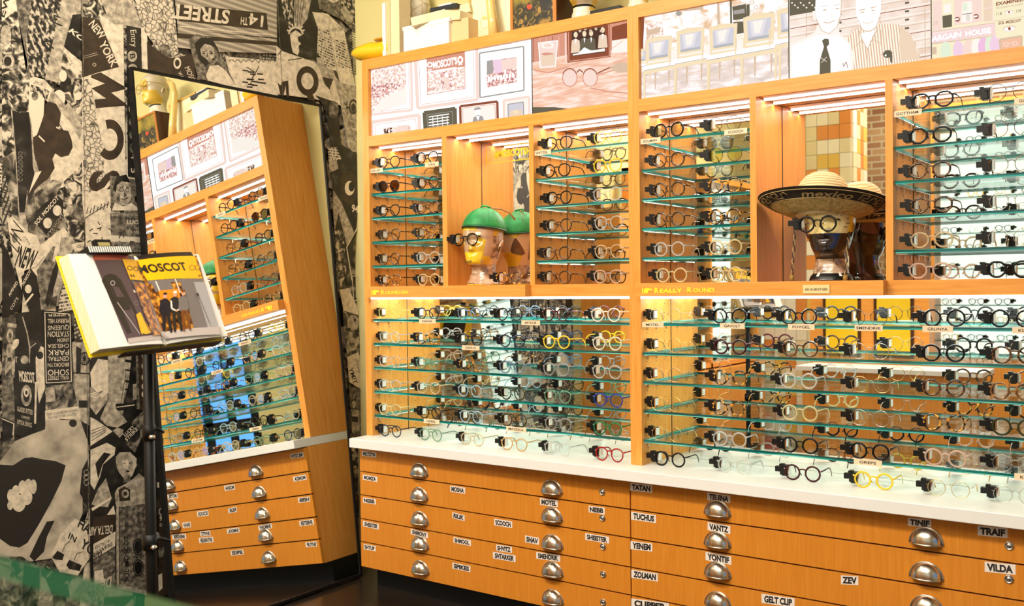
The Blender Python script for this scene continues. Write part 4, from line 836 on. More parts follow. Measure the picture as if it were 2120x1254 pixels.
# ---------------------------------------------------------------- countertop and drawer units
ct = MB().box(-4.003, XR+.15, YC, YB-.002, ZCB, ZCT, WHITE).build('countertop', bevel=.003)
tag(ct, 'long white countertop running under both display cabinets', 'countertop')
def cup_pull(parent, x, z):
    mb = MB(); a, b, d = .058, .060, .040; vs = []; fs = []; nu, nv = 20, 10; z0 = z-.030
    for j in range(nv+1):
        v = j/nv*PI/2                      # 0 = flat on the drawer, 90 deg = straight out
        for i in range(nu+1):
            u = i/nu*PI; k = sin(u)**.75
            vs.append((x-a*cos(u)*(1-.06*sin(v)), YD-.0005-d*sin(v)*k, z0+b*sin(u)*cos(v)**.85))
    for j in range(nv):
        for i in range(nu): q = j*(nu+1)+i; fs.append((q, q+1, q+nu+2, q+nu+1))
    mb.add(vs, fs, NICKEL)
    mb.tube([(x-(a+.003)*cos(i/nu*PI), YD-.002, z0-.002+(b+.003)*sin(i/nu*PI)) for i in range(nu+1)], .0042, NICKEL, 6)
    mb.tube([(x-a*.94*cos(i/nu*PI), YD-.002-d*sin(i/nu*PI)**.75, z0) for i in range(nu+1)], .0030, NICKEL, 6)
    return mb.build('handle', parent, smooth=True)
def lock(parent, x, z):
    T = Matrix.Translation((x, YD, z)) @ Matrix.Rotation(PI/2, 4, 'X')
    mb = MB().lathe([(.0165, 0), (.0165, .004), (.013, .006), (.012, .0035), (.0078, .0035), (.007, .006), (0.0004, .006)], CHROME, 18, T=T)
    mb.box(x-.0008, x+.0008, YD-.0065, YD-.006, z-.004, z+.003, INK)
    return mb.build('lock', parent, smooth=True)
rs_ = random.Random(9)
def drawer_unit(label, x0, x1, nrow, pulls, locks, stickers):
    root = thing('drawer_unit', label, 'drawers', ((x0+x1)/2, YD, 0)); inv = Matrix.Translation(-root.location)
    fin = lambda o: (setattr(o, 'parent', root), setattr(o, 'matrix_parent_inverse', inv), o)[2]
    zb = ZD[-1]
    fin(boxo('carcass', x0+.002, x1-.002, YD+.023, YB-.002, zb, ZCB-.0005, WV)); fin(boxo('plinth', x0+.03, x1, YD+.10, YB-.01, 0, zb, BLACK))
    ds = []
    for k in range(5):
        m = tex('maple_drawer_%d' % (k % 3), 'noise', [(.25, (.60, .205, .018)), (.5, (.65, .235, .024)), (.75, (.70, .27, .032))], 5+k % 3, (16, 16, .7), .34, detail=6, distort=.4, spec=.4)
        d = boxo('drawer', x0+(.003 if x0 > -3 else .003), x1-.003, YD, YD+.022, ZD[k+1]+.0034, ZD[k]-.0034-(.002 if k == 0 else 0), m, bevel=.0006); fin(d); ds.append(d)
    fin(boxo('drawer_gap', x0+.01, x1-.002, YD+.018, YD+.0228, zb+.002, ZCB-.004, BLACK))
    row = lambda z: min(4, max(0, sum(1 for q in ZD[1:] if z < q)))
    for px, py in pulls:
        q = atY(px, py, YD-.01); cup_pull(ds[row(q.z)], q.x, q.z)
    for px, py in locks:
        q = atY(px, py, YD); lock(ds[row(q.z)], q.x, q.z)
    for tx, (ax, ay), (bx, by), hh in stickers:
        c = Canvas((0, YD-.0006, 0), (1, 0, 0), (0, 0, 1)); c.n = Vector((0, -1, 0)); c.k = 0
        c.poly([(ax, ay), (bx, by), (bx, by+hh), (ax, ay+hh)], LABELP)
        e = (bx-ax)*.08; sl = (by-ay)/(bx-ax)
        c.text(tx, (ax+e, ay+hh*.84+sl*e), (bx-e, by+hh*.84-sl*e), (ax+e+rs_.uniform(-1, 1), ay+hh*.14+sl*e), INK, .055)
        q = atY((ax+bx)/2, (ay+by)/2+hh/2, YD); o = c.mb.build('name_sticker', ds[row(q.z)]); o['label'] = 'handwritten sticker reading '+tx
    return root
drawer_unit('left maple drawer unit of five shallow drawers under the white countertop', XA, XM, 5,
    [(866, 971), (866, 1021), (867, 1071), (867.5, 1122), (868.5, 1173), (1140.5, 1007), (1141, 1063.5), (1141.5, 1120), (1142, 1177), (1142.5, 1234)],
    [(1247, 1018), (1247.5, 1071.5), (1248.5, 1131), (1249, 1188), (1249, 1246)],
    [('MILTZYN', (749, 933), (779, 936.5), 10), ('MOMZA', (751, 981.5), (781, 986.5), 11), ('NEBB', (751.5, 1029), (778, 1033), 11), ('SHEISTER', (751.5, 1077.5), (784, 1084.5), 11.5), ('SHTUP', (753, 1125.5), (778, 1130), 11),
     ('MOSHA', (932, 1004.5), (963, 1009), 13), ('RILIK', (936.5, 1059.5), (962, 1066), 12.5), ('SHMOOL', (938.5, 1111), (975, 1118), 12), ('SPIKES', (936.5, 1164), (974, 1171.5), 12.5),
     ('SHIMONY', (850.5, 1094), (886, 1102.5), 11.5), ('SCOOCH', (1023, 1073), (1060.5, 1079), 14), ('SHVITZ', (1027, 1126.5), (1060, 1131.5), 13), ('SHTARKER', (1020.5, 1141.5), (1067.5, 1149.5), 14),
     ('MOYEL', (1118, 1030.5), (1155, 1035.5), 14), ('SHAV', (1087, 1107.5), (1116, 1113), 14.5), ('SMENDRIK', (1110, 1142), (1160, 1149), 14), ('NEBB', (1218.5, 1046.5), (1252, 1050.5), 13.5), ('SHEISTER', (1211.5, 1103), (1261, 1111), 14)])
drawer_unit('right maple drawer unit with the TATAN to ZOLMAN stickers on its left edge', XM, XR+.1, 5,
    [(1483.5, 1051), (1483.5, 1115.5), (1484, 1178.5), (1484.5, 1240.5), (1916.5, 1109), (1916.5, 1181), (1918, 1250)],
    [(2089.5, 1129), (2089, 1198)],
    [('TATAN', (1304.5, 999), (1350, 1004), 16), ('TUCHUS', (1306.5, 1058.5), (1358, 1066), 16.5), ('YENEM', (1305.5, 1119.5), (1350.5, 1124.5), 17), ('ZOLMAN', (1307, 1178.5), (1362, 1186.5), 17), ('CLIPPER', (1307, 1238), (1385, 1248), 18),
     ('TELENA', (1464, 1019), (1512, 1025.5), 15.5), ('VANTZ', (1465, 1080), (1512, 1088.5), 17), ('YONTIF', (1460.5, 1141.5), (1514, 1151.5), 17.5), ('GELT CLIP', (1576.5, 1228.5), (1645, 1238), 19),
     ('TINIF', (1879.5, 1071.5), (1928, 1075.5), 16.5), ('TRAIF', (2024, 1087.5), (2086, 1093.5), 20), ('VILDA', (2038.5, 1162), (2102.5, 1168.5), 21), ('ZEV', (1741, 1190.5), (1777, 1192.5), 18.5)])

# ================================================================== spectacles
def tort(name, a, b, sc=70, p0=.46, p1=.62): return tex(name, 'noise', [(p0, a), (p1, b)], sc, detail=2, rough=.18, coat=.4, distort=.6)
def acetate(name, tint, body, col): return seethrough(name, tint, .14, body, col, rough=.06)
def shiny(name, c, r=.25): return plain(name, c, r, spec=.25)
def wire(name, c): return plain(name, c, .22, 1)
GM = {
 'K': ('black', shiny('frame_black', (.004, .004, .005))), 'N': ('dark navy', shiny('frame_navy', (.012, .020, .045))), 'O': ('dark olive', shiny('frame_olive', (.035, .035, .012))),
 'D': ('dark tortoiseshell', tort('frame_dark_tortoise', (.010, .006, .005), (.16, .055, .010))), 'T': ('amber tortoiseshell', tort('frame_amber_tortoise', (.016, .007, .004), (.70, .30, .03), 55, .53, .62)),
 'C': ('clear', acetate('frame_clear', (.96, .96, .95), .30, (.80, .80, .78))), 'P': ('pale pink clear', acetate('frame_blush', (.98, .86, .78), .40, (.85, .62, .50))),
 'B': ('beige clear', acetate('frame_beige', (.97, .90, .76), .42, (.80, .62, .38))), 'A': ('tan', acetate('frame_tan', (.9, .7, .45), .60, (.70, .45, .20))),
 'E': ('pale champagne', acetate('frame_champagne', (.98, .94, .78), .42, (.85, .74, .42))), 'Y': ('bright yellow', acetate('frame_yellow', (1, .82, .2), .80, (.90, .60, .03))),
 'y': ('pale yellow', acetate('frame_pale_yellow', (1, .93, .5), .45, (.95, .80, .25))), 'G': ('green', acetate('frame_green', (.35, .7, .45), .75, (.02, .20, .07))),
 'g': ('misty green', acetate('frame_mist_green', (.75, .9, .78), .5, (.18, .36, .24))), 'U': ('blue', acetate('frame_blue', (.3, .4, .8), .8, (.02, .05, .32))),
 'u': ('blue grey', acetate('frame_blue_grey', (.7, .78, .85), .6, (.16, .24, .34))), 'L': ('pale blue', acetate('frame_pale_blue', (.85, .93, .98), .4, (.50, .68, .80))),
 'R': ('red', acetate('frame_red', (.6, .1, .1), .88, (.35, .008, .010))), 'M': ('dark burgundy', shiny('frame_burgundy', (.045, .006, .008))), 'H': ('brown horn', tort('frame_horn', (.12, .045, .012), (.42, .19, .05), 30)),
 'W': ('creamy white', acetate('frame_cream', (.98, .95, .88), .65, (.86, .80, .68))), 'Q': ('grey', acetate('frame_grey', (.8, .8, .8), .5, (.38, .38, .38))),
 's': ('silver wire', wire('wire_silver', (.62, .60, .58))), 'a': ('gold wire', wire('wire_gold', (.80, .58, .26))), 'r': ('rose gold wire', wire('wire_rose', (.80, .50, .36))),
 'k': ('black wire', wire('wire_black', (.03, .03, .03))), 'd': ('dark gold wire', wire('wire_dark_gold', (.25, .14, .06))), 'm': ('dark red wire', wire('wire_dark_red', (.12, .03, .03))),
}
LENS = seethrough('clear_lens', (.97, .975, .96), .045); SUN = seethrough('brown_sun_lens', (.10, .05, .03), .16); SUNO = seethrough('olive_sun_lens', (.30, .24, .12), .16); LYEL = seethrough('yellow_lens', (.80, .80, .35), .12)
LCX, LW_, LH_ = .0435, .0335, .0335
def lens_curve(shape, k, n=30):
    out = []
    for i in range(n):
        t = 2*PI*i/n; c, s = cos(t), sin(t)
        if shape == 'p': x, z = LW_*c*(1+.075*s), LH_*s*(.97 if s > 0 else 1)*(1-.05*max(0, s)**3)
        elif shape == 'h':
            a = (t+PI/8) % (PI/4)-PI/8; rr = .45+.55*cos(PI/8)/cos(a); x, z = LW_*1.03*c*rr*(1+.08*s), LH_*.93*s*rr
        else: x, z = LW_*.97*c, LH_*.97*s
        out.append((x*k, z*k))
    return out
_GC = {}
def gmesh(kind, shape, thick, mat, side=1):
    key = (kind, shape, thick, mat.name, side)
    if key in _GC: return _GC[key]
    mb = MB(); zc = LH_+thick*.3
    if kind == 'front':
        for sg in (-1, 1):
            mb.tube([(sg*(LCX+x), 0, zc+z) for x, z in lens_curve(shape, 1-thick/LW_*.5)], .0016 if thick < .002 else .0024, mat, 6, ry=thick, closed=True)
        zb = zc+.010
        if thick < .002: mb.tube([(-LCX+LW_*.93, 0, zc+.004), (-.009, -.002, zb+.003), (0, -.003, zb+.006), (.009, -.002, zb+.003), (LCX-LW_*.93, 0, zc+.004)], .0011, mat, 6)
        else: mb.tube([(-LCX+LW_*.86, 0, zb+.001), (-.008, 0, zb+.005), (0, -.0005, zb+.0065), (.008, 0, zb+.005), (LCX-LW_*.86, 0, zb+.001)], .0032, mat, 8, ry=.0022)
        for sg in (-1, 1):
            if thick >= .002: mb.tube([(sg*(LCX+LW_*.80), 0, zc+.013), (sg*.080, 0, zc+.0145), (sg*.0825, .003, zc+.0145)], .0042, mat, 6, ry=.0022); mb.box(sg*.0775-.0014, sg*.0775+.0014, -.0030, -.0021, zc+.012, zc+.016, CHROME)
            else: mb.tube([(sg*(LCX+LW_*.9), 0, zc+.010), (sg*.080, 0, zc+.011), (sg*.0825, .004, zc+.011)], .0011, mat, 6)
            mb.tube([(sg*.010, .002, zc-.002), (sg*.009, .007, zc-.006), (sg*.0075, .008, zc-.012)], [.001, .0022, .0024], LENS if thick < .002 else mat, 5)
    elif kind == 'temple':
        zt = zc+(.0145 if thick >= .002 else .011); h = .0033 if thick >= .002 else .0011
        pth = [(side*.0822, .003, zt), (side*.0822, .06, zt), (side*.081, .10, zt-.001), (side*.0795, .122, zt-.007), (side*.0785, .140, zt-.022), (side*.078, .150, .006)]
        mb.tube(pth, [h, h*.95, h*.9, h*1.05, h*1.25, h*1.1] if thick >= .002 else [h, h, h, .0018, .0026, .0022], mat, 6, ry=None if thick < .002 else .0015)
    elif kind == 'lens':
        L = [(side*(LCX+x), 0.0002, zc+z) for x, z in lens_curve(shape, .97)]
        mb.add(L, [tuple(range(len(L)))], mat)
        if side == 1:
            vs, fs = text_geo('MOSCOT', .0); mb.add([(LCX-.009+x*.018, -.0004, zc-LH_*.70+y*.0045) for x, y in vs], fs, GREYT)
    elif kind == 'clamp':
        mb.box(-.121, -.096, .004, .028, zc-.004, zc+.018, mat); mb.box(-.100, -.066, .005, .040, zc-.016, zc+.024, mat)
        mb.box(-.104, -.088, .008, .036, zc+.020, zc+.029, mat); mb.box(-.094, -.074, .008, .036, zc-.021, zc-.012, mat); mb.box(-.1215, -.1205, .008, .024, zc+.000, zc+.014, CHROME)
    elif kind == 'tag':
        mb.box(-.0665, -.0600, .007, .038, zc-.017, zc+.025, CHROME); mb.box(-.0600, -.0585, .009, .036, zc-.012, zc+.020, mat)
    o = mb.build({'front': 'frame_front', 'temple': 'temple', 'lens': 'lens', 'clamp': 'security_clamp', 'tag': 'price_label'}[kind], smooth=kind in ('front', 'temple'))
    me = o.data; bpy.data.objects.remove(o); _GC[key] = me; return me
GREYT = plain('lens_print', (.25, .25, .25), .6); LABW = plain('clamp_label_white', (.85, .85, .83), .5)
def glasses(col, shape, lens, loc, rz, label, group, clamp=True, lean=0):
    nm, mat = GM[col]; thick = .0012 if 'wire' in nm else (.0041 if shape != 'p' else .0035)
    root = thing('glasses', label, 'glasses', loc, group, rz); root.rotation_euler = (lean, 0, rz)
    def ch(me, par=root, lab=None):
        o = bpy.data.objects.new(me.name.split('.')[0], me); COL.objects.link(o); o.parent = par
        if lab: o['label'] = lab
        return o
    ch(gmesh('front', shape, thick, mat)); ln = {'': LENS, 's': SUN, 'o': SUNO, 'l': LYEL}[lens]
    for s in (-1, 1): ch(gmesh('temple', shape, thick, mat, s)); ch(gmesh('lens', shape, thick, ln, s))
    if clamp: c = ch(gmesh('clamp', shape, thick, BLKPL), lab='black plastic security clamp'); ch(gmesh('tag', shape, thick, LABW), c, 'white label plate')
    return root
BAY = {
 'A': ('far left upper bay', (-3.831, -3.548), 'p', ['K K', 'Ks K', 'K D', 'D T', 'D C', 'T E']),
 'B': ('upper bay right of the green cap', (-2.699, -2.412), 'p', ['K ay', 'K Y', 'K C', 'D C', 'D B', 'D P']),
 'C': ('upper bay left of the sombrero', (-2.085, -1.816), 'r', ['Ko k', 'D kl', 'D T', 'D T', 'C E', 'E E']),
 'D': ('upper bay right of the sombrero', (-.956, -.675), 'h', ['K k', 'K m', 'D d', 'D s', 'B s', 'P K']),
}
ORD = ['first', 'second', 'third', 'fourth', 'fifth', 'sixth', 'seventh']
rg = random.Random(11)
for b, (bn, xs, shp, rows) in BAY.items():
    for r, row in enumerate(rows):
        z = SH_UP[r] if r < 5 else ZR1
        for ci, code in enumerate(row.split()):
            col = code[0]; lens = code[1:] if code[1:] in ('s', 'o', 'l') else ''
            if code == 'ay': col = 'y'
            rn = ['top shelf', 'second shelf', 'third shelf', 'fourth shelf', 'fifth shelf', 'wooden floor'][r]
            sh = shp if 'wire' not in GM[col][0] or shp != 'h' else 'r'
            lab = '%s%s %s, %s on %s, %s' % (GM[col][0], '' if not lens else {'s': ' dark-lensed', 'o': ' brown-lensed', 'l': ' yellow-lensed'}[lens], 'sunglasses' if lens in 'so' and lens else 'glasses', ['left pair', 'right pair'][ci], rn, bn)
            glasses(col, sh, lens, (xs[ci]+rg.uniform(-.006, .006), 4.068+(.006 if z > H else .0)+rg.uniform(0, .006), z+.0005), rg.uniform(-.05, .10), lab, 'glasses in the upper bays')
LOW = {
 'E': ('lower left shelves', (-3.840, -3.556, -3.262, -2.986, -2.716, -2.424), 'p', ['y K u K M W', 'C T K N Y W', 'P g T u Q C', 'C B L O g U', 'E K L O Q G', 'N g B A C R']),
 'F': ('lower right shelves', (-2.112, -1.800, -1.486, -1.195, -.912, -.668), 'r', ['s K K k K K', 'a M D s K D', 'r T C a D H', 'a T E s T O', 'a C K K P s', 'K C M Y a s']),
}
for b, (bn, xs, shp, rows) in LOW.items():
    for r, row in enumerate(rows):
        z = SH_LO[r] if r < 5 else ZCT
        for ci, col in enumerate(row.split()):
            rn = ['top shelf', 'second shelf', 'third shelf', 'fourth shelf', 'fifth shelf', 'white counter below'][r]
            lab = '%s glasses, %s from the left on the %s, %s' % (GM[col][0], ORD[ci], rn, bn)
            dx = .012*(r-2.5)/2.5 if b == 'E' and ci > 0 else 0
            x = xs[ci]+rg.uniform(-.006, .006)+ (dx*.5) ; y = 4.070+rg.uniform(0, .008)
            if r == 5: y = (4.065 if b == 'E' else 4.088)+rg.uniform(-.01, .012); x += .008
            glasses(col, shp, '', (x, y, z+.0005), rg.uniform(-.04, .10), lab, 'glasses on the lower shelves')

# ================================================================== display heads
DEC1 = tex('decoupage_head_yellow', 'voronoi', [(0, (.62, .36, .015)), (.30, (.80, .54, .03)), (.52, (.60, .40, .12)), (.62, (.52, .34, .20)), (.74, (.12, .05, .03)), (.84, (.55, .38, .24))], 11, interp='CONSTANT', rough=.22, coat=.5)
DEC2 = tex('decoupage_head_dark', 'voronoi', [(0, (.012, .006, .006)), (.35, (.10, .045, .045)), (.6, (.022, .012, .010)), (.72, (.14, .07, .06)), (.85, (.05, .022, .02))], 9, interp='CONSTANT', rough=.2, coat=.35)
DEC3 = tex('decoupage_head_cream', 'voronoi', [(0, (.78, .72, .58)), (.35, (.70, .62, .45)), (.6, (.80, .55, .08)), (.72, (.62, .52, .40)), (.86, (.10, .07, .05))], 10, interp='CONSTANT', rough=.3, coat=.3)
DEC4 = tex('decoupage_head_orange', 'voronoi', [(0, (.05, .03, .02)), (.4, (.35, .10, .03)), (.6, (.75, .42, .06)), (.8, (.10, .05, .03))], 12, interp='CONSTANT', rough=.25, coat=.4)
PROF = [(0, .088, -.085, .090), (.012, .084, -.080, .088), (.035, .070, -.068, .080), (.075, .062, -.058, .078), (.098, .061, -.062, .083), (.108, .060, -.100, .086), (.118, .063, -.117, .088), (.132, .070, -.120, .092), (.150, .077, -.117, .100),
        (.175, .084, -.115, .112), (.205, .091, -.113, .122), (.235, .095, -.109, .128), (.262, .097, -.115, .131), (.292, .096, -.113, .130), (.322, .091, -.104, .123), (.350, .080, -.086, .107), (.374, .061, -.060, .082), (.390, .036, -.034, .052), (.3975, .008, -.004, .018)]
def head(name, label, loc, mat, rz=0, sc=1.0, extra=None):
    nz, n = 66, 56; zs = [PROF[-1][0]*i/nz for i in range(nz+1)]; vs = []
    def lerp(z):
        for a, b in zip(PROF, PROF[1:]):
            if z <= b[0]+1e-9:
                t = (z-a[0])/(b[0]-a[0]); t = t*t*(3-2*t) if b[0]-a[0] > .02 else t
                return [a[i]+(b[i]-a[i])*t for i in (1, 2, 3)]
        return PROF[-1][1:]
    G = lambda x, s: math.exp(-(x/s)**2)
    for z in zs:
        w, f, b = lerp(z)
        for k in range(n):
            a = 2*PI*k/n; cx, cy = cos(a), sin(a); e = .86
            x = w*math.copysign(abs(cx)**e, cx); y = (f if cy < 0 else b)*abs(cy)**e
            if cy < 0:
                nz_ = max(0, 1-abs(z-.188)/.052) if z > .188 else max(0, 1-abs(z-.188)/.018)
                y -= .027*nz_*G(x, .013+.006*(1-abs(z-.188)/.05 if z > .188 else 1)*0+.002)
                y += .013*G(abs(x)-.034, .018)*G(z-.232, .018); y -= .005*G(abs(x)-.034, .012)*G(z-.231, .009)
                y -= .008*G(x, .024)*(G(z-.157, .0055)+G(z-.145, .0065)*1.1); y -= .006*G(x, .02)*G(z-.122, .012); y -= .006*G(abs(x)-.034, .03)*G(z-.258, .010)
                y += .004*G(x, .012)*G(z-.168, .006)
            vs.append((x, y, z))
    mb = MB(); mb.bands = []
    if extra: extra(mb)
    groups = {}
    for i in range(nz):
        z = (zs[i]+zs[i+1])/2
        for k in range(n):
            a = 2*PI*(k+.5)/n; a = a-2*PI if a > PI else a; mt = mat
            for z0, z1, a0, a1, m_ in mb.bands:
                if z0 <= z <= z1 and a0 <= a <= a1: mt = m_
            groups.setdefault(mt.name, (mt, []))[1].append((i*n+k, i*n+(k+1) % n, (i+1)*n+(k+1) % n, (i+1)*n+k))
    groups[mat.name] = groups.get(mat.name, (mat, [])); groups[mat.name][1].extend([tuple(range(n))[::-1], tuple(range(nz*n, (nz+1)*n))])
    o_ = len(mb.v); mb.v += vs; mb.uv += [(v[0], v[2]) for v in vs]
    for mt, F in groups.values():
        q = mb.mi(mt)
        for f in F: mb.f.append([j+o_ for j in f]); mb.m.append(q)
    for sg in (-1, 1):
        mb.tube([(sg*.093, .012, .180), (sg*.098, .006, .196), (sg*.103, .012, .216), (sg*.105, .026, .232), (sg*.102, .034, .222), (sg*.097, .028, .200)], [.006, .007, .008, .008, .007, .005], mat, 8)
    o = mb.build(name, smooth=True, loc=loc); o.rotation_euler = (0, 0, rz); o.scale = (sc,)*3
    return tag(o, label, 'display head')
def wrap_band(mb, z0, z1, a0, a1, mat, off=.0016, nz=6, na=16):
    """a paper patch glued around the head between two heights"""
    if off < .0021: mb.bands.append((z0, z1, a0, a1, mat)); return
    vs = []
    for j in range(nz+1):
        z = z0+(z1-z0)*j/nz
        for a, b in zip(PROF, PROF[1:]):
            if z <= b[0]: t = (z-a[0])/(b[0]-a[0]); t = t*t*(3-2*t) if b[0]-a[0] > .02 else t; w, f, bk = [a[i]+(b[i]-a[i])*t for i in (1, 2, 3)]; break
        for i in range(na+1):
            an = a0+(a1-a0)*i/na; cx, cy = cos(an), sin(an); x = w*math.copysign(abs(cx)**.86, cx); y = (f if cy < 0 else bk)*abs(cy)**.86
            vs.append((x+off*cx, y+off*cy, z))
    mb.add(vs, [(j*(na+1)+i, j*(na+1)+i+1, (j+1)*(na+1)+i+1, (j+1)*(na+1)+i) for j in range(nz) for i in range(na)], mat)
SEPIA = tex('sepia_print', 'noise', [(.35, (.09, .04, .025)), (.5, (.38, .24, .15)), (.65, (.62, .46, .32))], 22, rough=.25, distort=1, coat=.4)
PINKP = plain('pinkish_print', (.48, .30, .19), .3); YELP = plain('yellow_print', (.82, .55, .02), .25, coat=.4); CRP = plain('cream_print', (.72, .56, .24), .2, coat=.6)
h1x = atY(1002, 590, 4.18).x
def ex1(mb):
    wrap_band(mb, .108, .176, -PI*.95, -PI*.30, YELP, .0012); wrap_band(mb, .292, .33, -PI*.9, -PI*.42, YELP); wrap_band(mb, .292, .33, -PI*.42, -PI*.05, PINKP)
    wrap_band(mb, .15, .29, -PI*.24, -PI*.10, PINKP); wrap_band(mb, .14, .26, -PI*.09, PI*.06, SEPIA); wrap_band(mb, .004, .10, -PI, PI*.9, SEPIA, .001); wrap_band(mb, .01, .055, -PI*.80, -PI*.42, PINKP, .002)
    wrap_band(mb, .075, .108, -PI*.9, PI*.3, SEPIA)
    vs, fs = text_geo('COT', .03)
    mb.add([(-.006-.030+x*.045, -.1225-.0012+abs(-.036+x*.045)*.16-.003, .117+y*.012) for x, y in vs], fs, INK)
head('mannequin_head', 'yellow decoupage display head wearing the green cap and black glasses', (h1x, 4.175, ZR1+.001), DEC1, .10, 1, ex1)
h2x = atY(1722, 580, 4.165).x
def ex2(mb):
    wrap_band(mb, .190, .30, -PI*.97, -PI*.16, CRP, .0014); wrap_band(mb, .20, .29, -PI*.15, PI*.02, YELP); wrap_band(mb, .004, .03, -PI*1.0, PI*.2, BLKPL)
    wrap_band(mb, .03, .09, -PI*.9, PI*.1, SEPIA)
    for a in (-PI*.62, -PI*.28): wrap_band(mb, .018, .034, a-.10, a+.06, LABELP, .003)
    rr = random.Random(5)
    for k in range(18):
        a = -PI*(.2+.6*rr.random()); z = .19+rr.random()*.09; wrap_band(mb, z, z+.0025, a, a+.2*rr.random()+.05, INK, .0022, 1, 4)
head('mannequin_head', 'dark glossy decoupage display head wearing the sombrero', (h2x+.012, 4.120, ZR1+.001), DEC2, .08, 1, ex2)
glasses('K', 'p', '', (h1x-.018, 4.048, ZR1+.207), .10, 'thick black glasses worn by the yellow head in the green cap', 'glasses on display heads')
glasses('K', 'r', '', (h2x, 3.990, ZR1+.198), .08, 'round black glasses worn by the dark head in the sombrero', 'glasses on display heads')
gx = atY(1058, 585, 4.10).x
glasses('T', 'p', '', (gx+.0, 4.085, ZR1+.001), .12, 'tortoiseshell glasses lying beside the neck of the green-capped head', 'glasses on display heads')

# green cap
GREEN = tex('green_felt', 'noise', [(.3, (.003, .16, .035)), (.7, (.010, .30, .07))], 30, rough=.55, bump=.3); GRIM = plain('dark_green_piping', (.004, .05, .025), .4)
t = thing('green_cap', 'bright green skull cap with dark piping on the yellow display head', 'cap', (h1x+.004, 4.185, ZR1+.296)); t.rotation_euler = (-.10, .04, .1)
mb = MB(); prof = [(.128*cos(a), .118*sin(a)) for a in [i*PI/2/14 for i in range(14)]]+[(.0005, .118)]
mb.lathe(prof, GREEN, 40, sx=.87, sy=1.08)
for k in range(6): a = k*PI/3+.3; mb.tube([((.1285*cos(q))*cos(a)*.87, (.1285*cos(q))*sin(a)*1.08, .1185*sin(q)) for q in [j*PI/2/10 for j in range(11)]], .0008, GREEN, 5)
mb.build('crown', t, smooth=True)
MB().tube([(.1275*cos(a)*.87, .1275*sin(a)*1.08, .001) for a in [i*2*PI/44 for i in range(44)]], .005, GRIM, 8, closed=True).build('piping', t, smooth=True)
MB().tube([(.03, 0, .118), (.012, -.02, .125), (-.015, -.02, .126), (-.035, 0, .119)], .006, GREEN, 6, ry=.003).build('button_tab', t, smooth=True)
MB().tube([(.02, .02, .119), (.06, .055, .122), (.10, .085, .104), (.12, .11, .07)], .006, plain('brown_strap', (.30, .13, .03), .5), 6, ry=.0016).build('strap', t, smooth=True)

# sombrero
STRAW = tex('woven_straw', 'wave', [(.10, (.45, .30, .10)), (.40, (.80, .66, .36))], 26, (1, 1, 1), rough=.7, coord='Object', distort=2.2, detail=2, bump=.7)
STRAWU = tex('straw_underside', 'voronoi', [(0, (.36, .27, .09)), (1, (.62, .48, .20))], 90, rough=.8)
FELT = plain('black_felt_band', (.016, .011, .007), .8); THREAD = tex('tan_cord', 'noise', [(.3, (.28, .19, .07)), (.7, (.50, .36, .16))], 200, rough=.7)
_w = [n for n in STRAW.node_tree.nodes if n.type == 'TEX_WAVE'][0]; _w.bands_direction = 'Z'; _w.inputs['Distortion'].default_value = 1.2; _w.inputs['Detail Scale'].default_value = 2
t = thing('sombrero', 'straw sombrero with black embroidered brim reading mexico, on the dark head', 'sombrero', (-1.390, 4.083, ZR1+.262)); t.rotation_euler = (-.155, .02, 0)
def brim(r): return .004+(.0 if r < .12 else ((r-.12)/.14)**1.3*.066)
MB().lathe([(.106, .004), (.115, .03), (.114, .08), (.108, .115), (.096, .145), (.078, .168), (.054, .184), (.028, .192), (.0005, .194)], STRAW, 48, sx=.96, sy=1.1).build('crown', t, smooth=True)
mb = MB(); n = 64; rs = [.10, .13, .155, .18, .205]
for (ra, rb, mt) in [(a, b, STRAWU) for a, b in zip(rs, rs[1:])]+[(.205, .232, FELT), (.232, .256, FELT), (.256, .262, FELT)]:
    vs = [(r*cos(2*PI*k/n), r*sin(2*PI*k/n), brim(r)+o) for r in (ra, rb) for o in (0, .004) for k in range(n)]
    mb.add(vs, [(k, (k+1) % n, 2*n+(k+1) % n, 2*n+k) for k in range(n)], mt); mb.add(vs, [(n+k, n+(k+1) % n, 3*n+(k+1) % n, 3*n+k) for k in range(n)], STRAW if mt == STRAWU else mt)
mb.build('brim', t, smooth=True)
mb = MB(); on = lambda a, q: ((.207+.050*q+.0015)*cos(a), (.207+.050*q+.0015)*sin(a), brim(.207+.050*q)-.0022)
vs, fs = text_geo('mexico', .015, .2); mid = -PI/2+.38
mb.add([on(mid-.42+x*.90, .12+y*.62) for x, y in vs], fs, THREAD)
mb.tube([on(2*PI*k/90, .93) for k in range(90)], .0016, THREAD, 5, closed=True); mb.tube([on(2*PI*k/90, .04) for k in range(90)], .0012, THREAD, 5, closed=True)
for base in [mid+.62+i*.42 for i in range(12)]:
    if abs(((base+.2-mid+PI) % (2*PI))-PI) < .55: continue
    pts = [(0, .2), (.0, .78), (.14, .8), (.14, .45), (.07, .45), (.07, .22), (.24, .2), (.24, .62), (.32, .78), (.36, .5)]
    for d in (0, .10): mb.tube([on(base+x+d*.12, min(.9, max(.1, y*(1-d)+.5*d))) for x, y in pts], .0014, THREAD, 5)
mb.build('embroidery', t, smooth=True)
mb = MB(); vs, fs = text_geo('aco', .01); mb.add([((.1145)*cos(mid-.35+x*.7)*.96, (.1165)*sin(mid-.35+x*.7)*1.1, .040+y*.030) for x, y in vs], fs, THREAD)
mb.tube([(.113*cos(a)*.96, .113*sin(a)*1.1, .028+.05*(1-((a-mid)/.62)**2)) for a in [mid-.6+i*.1 for i in range(13)]], .0016, THREAD, 5); mb.build('crown_embroidery', t, smooth=True)
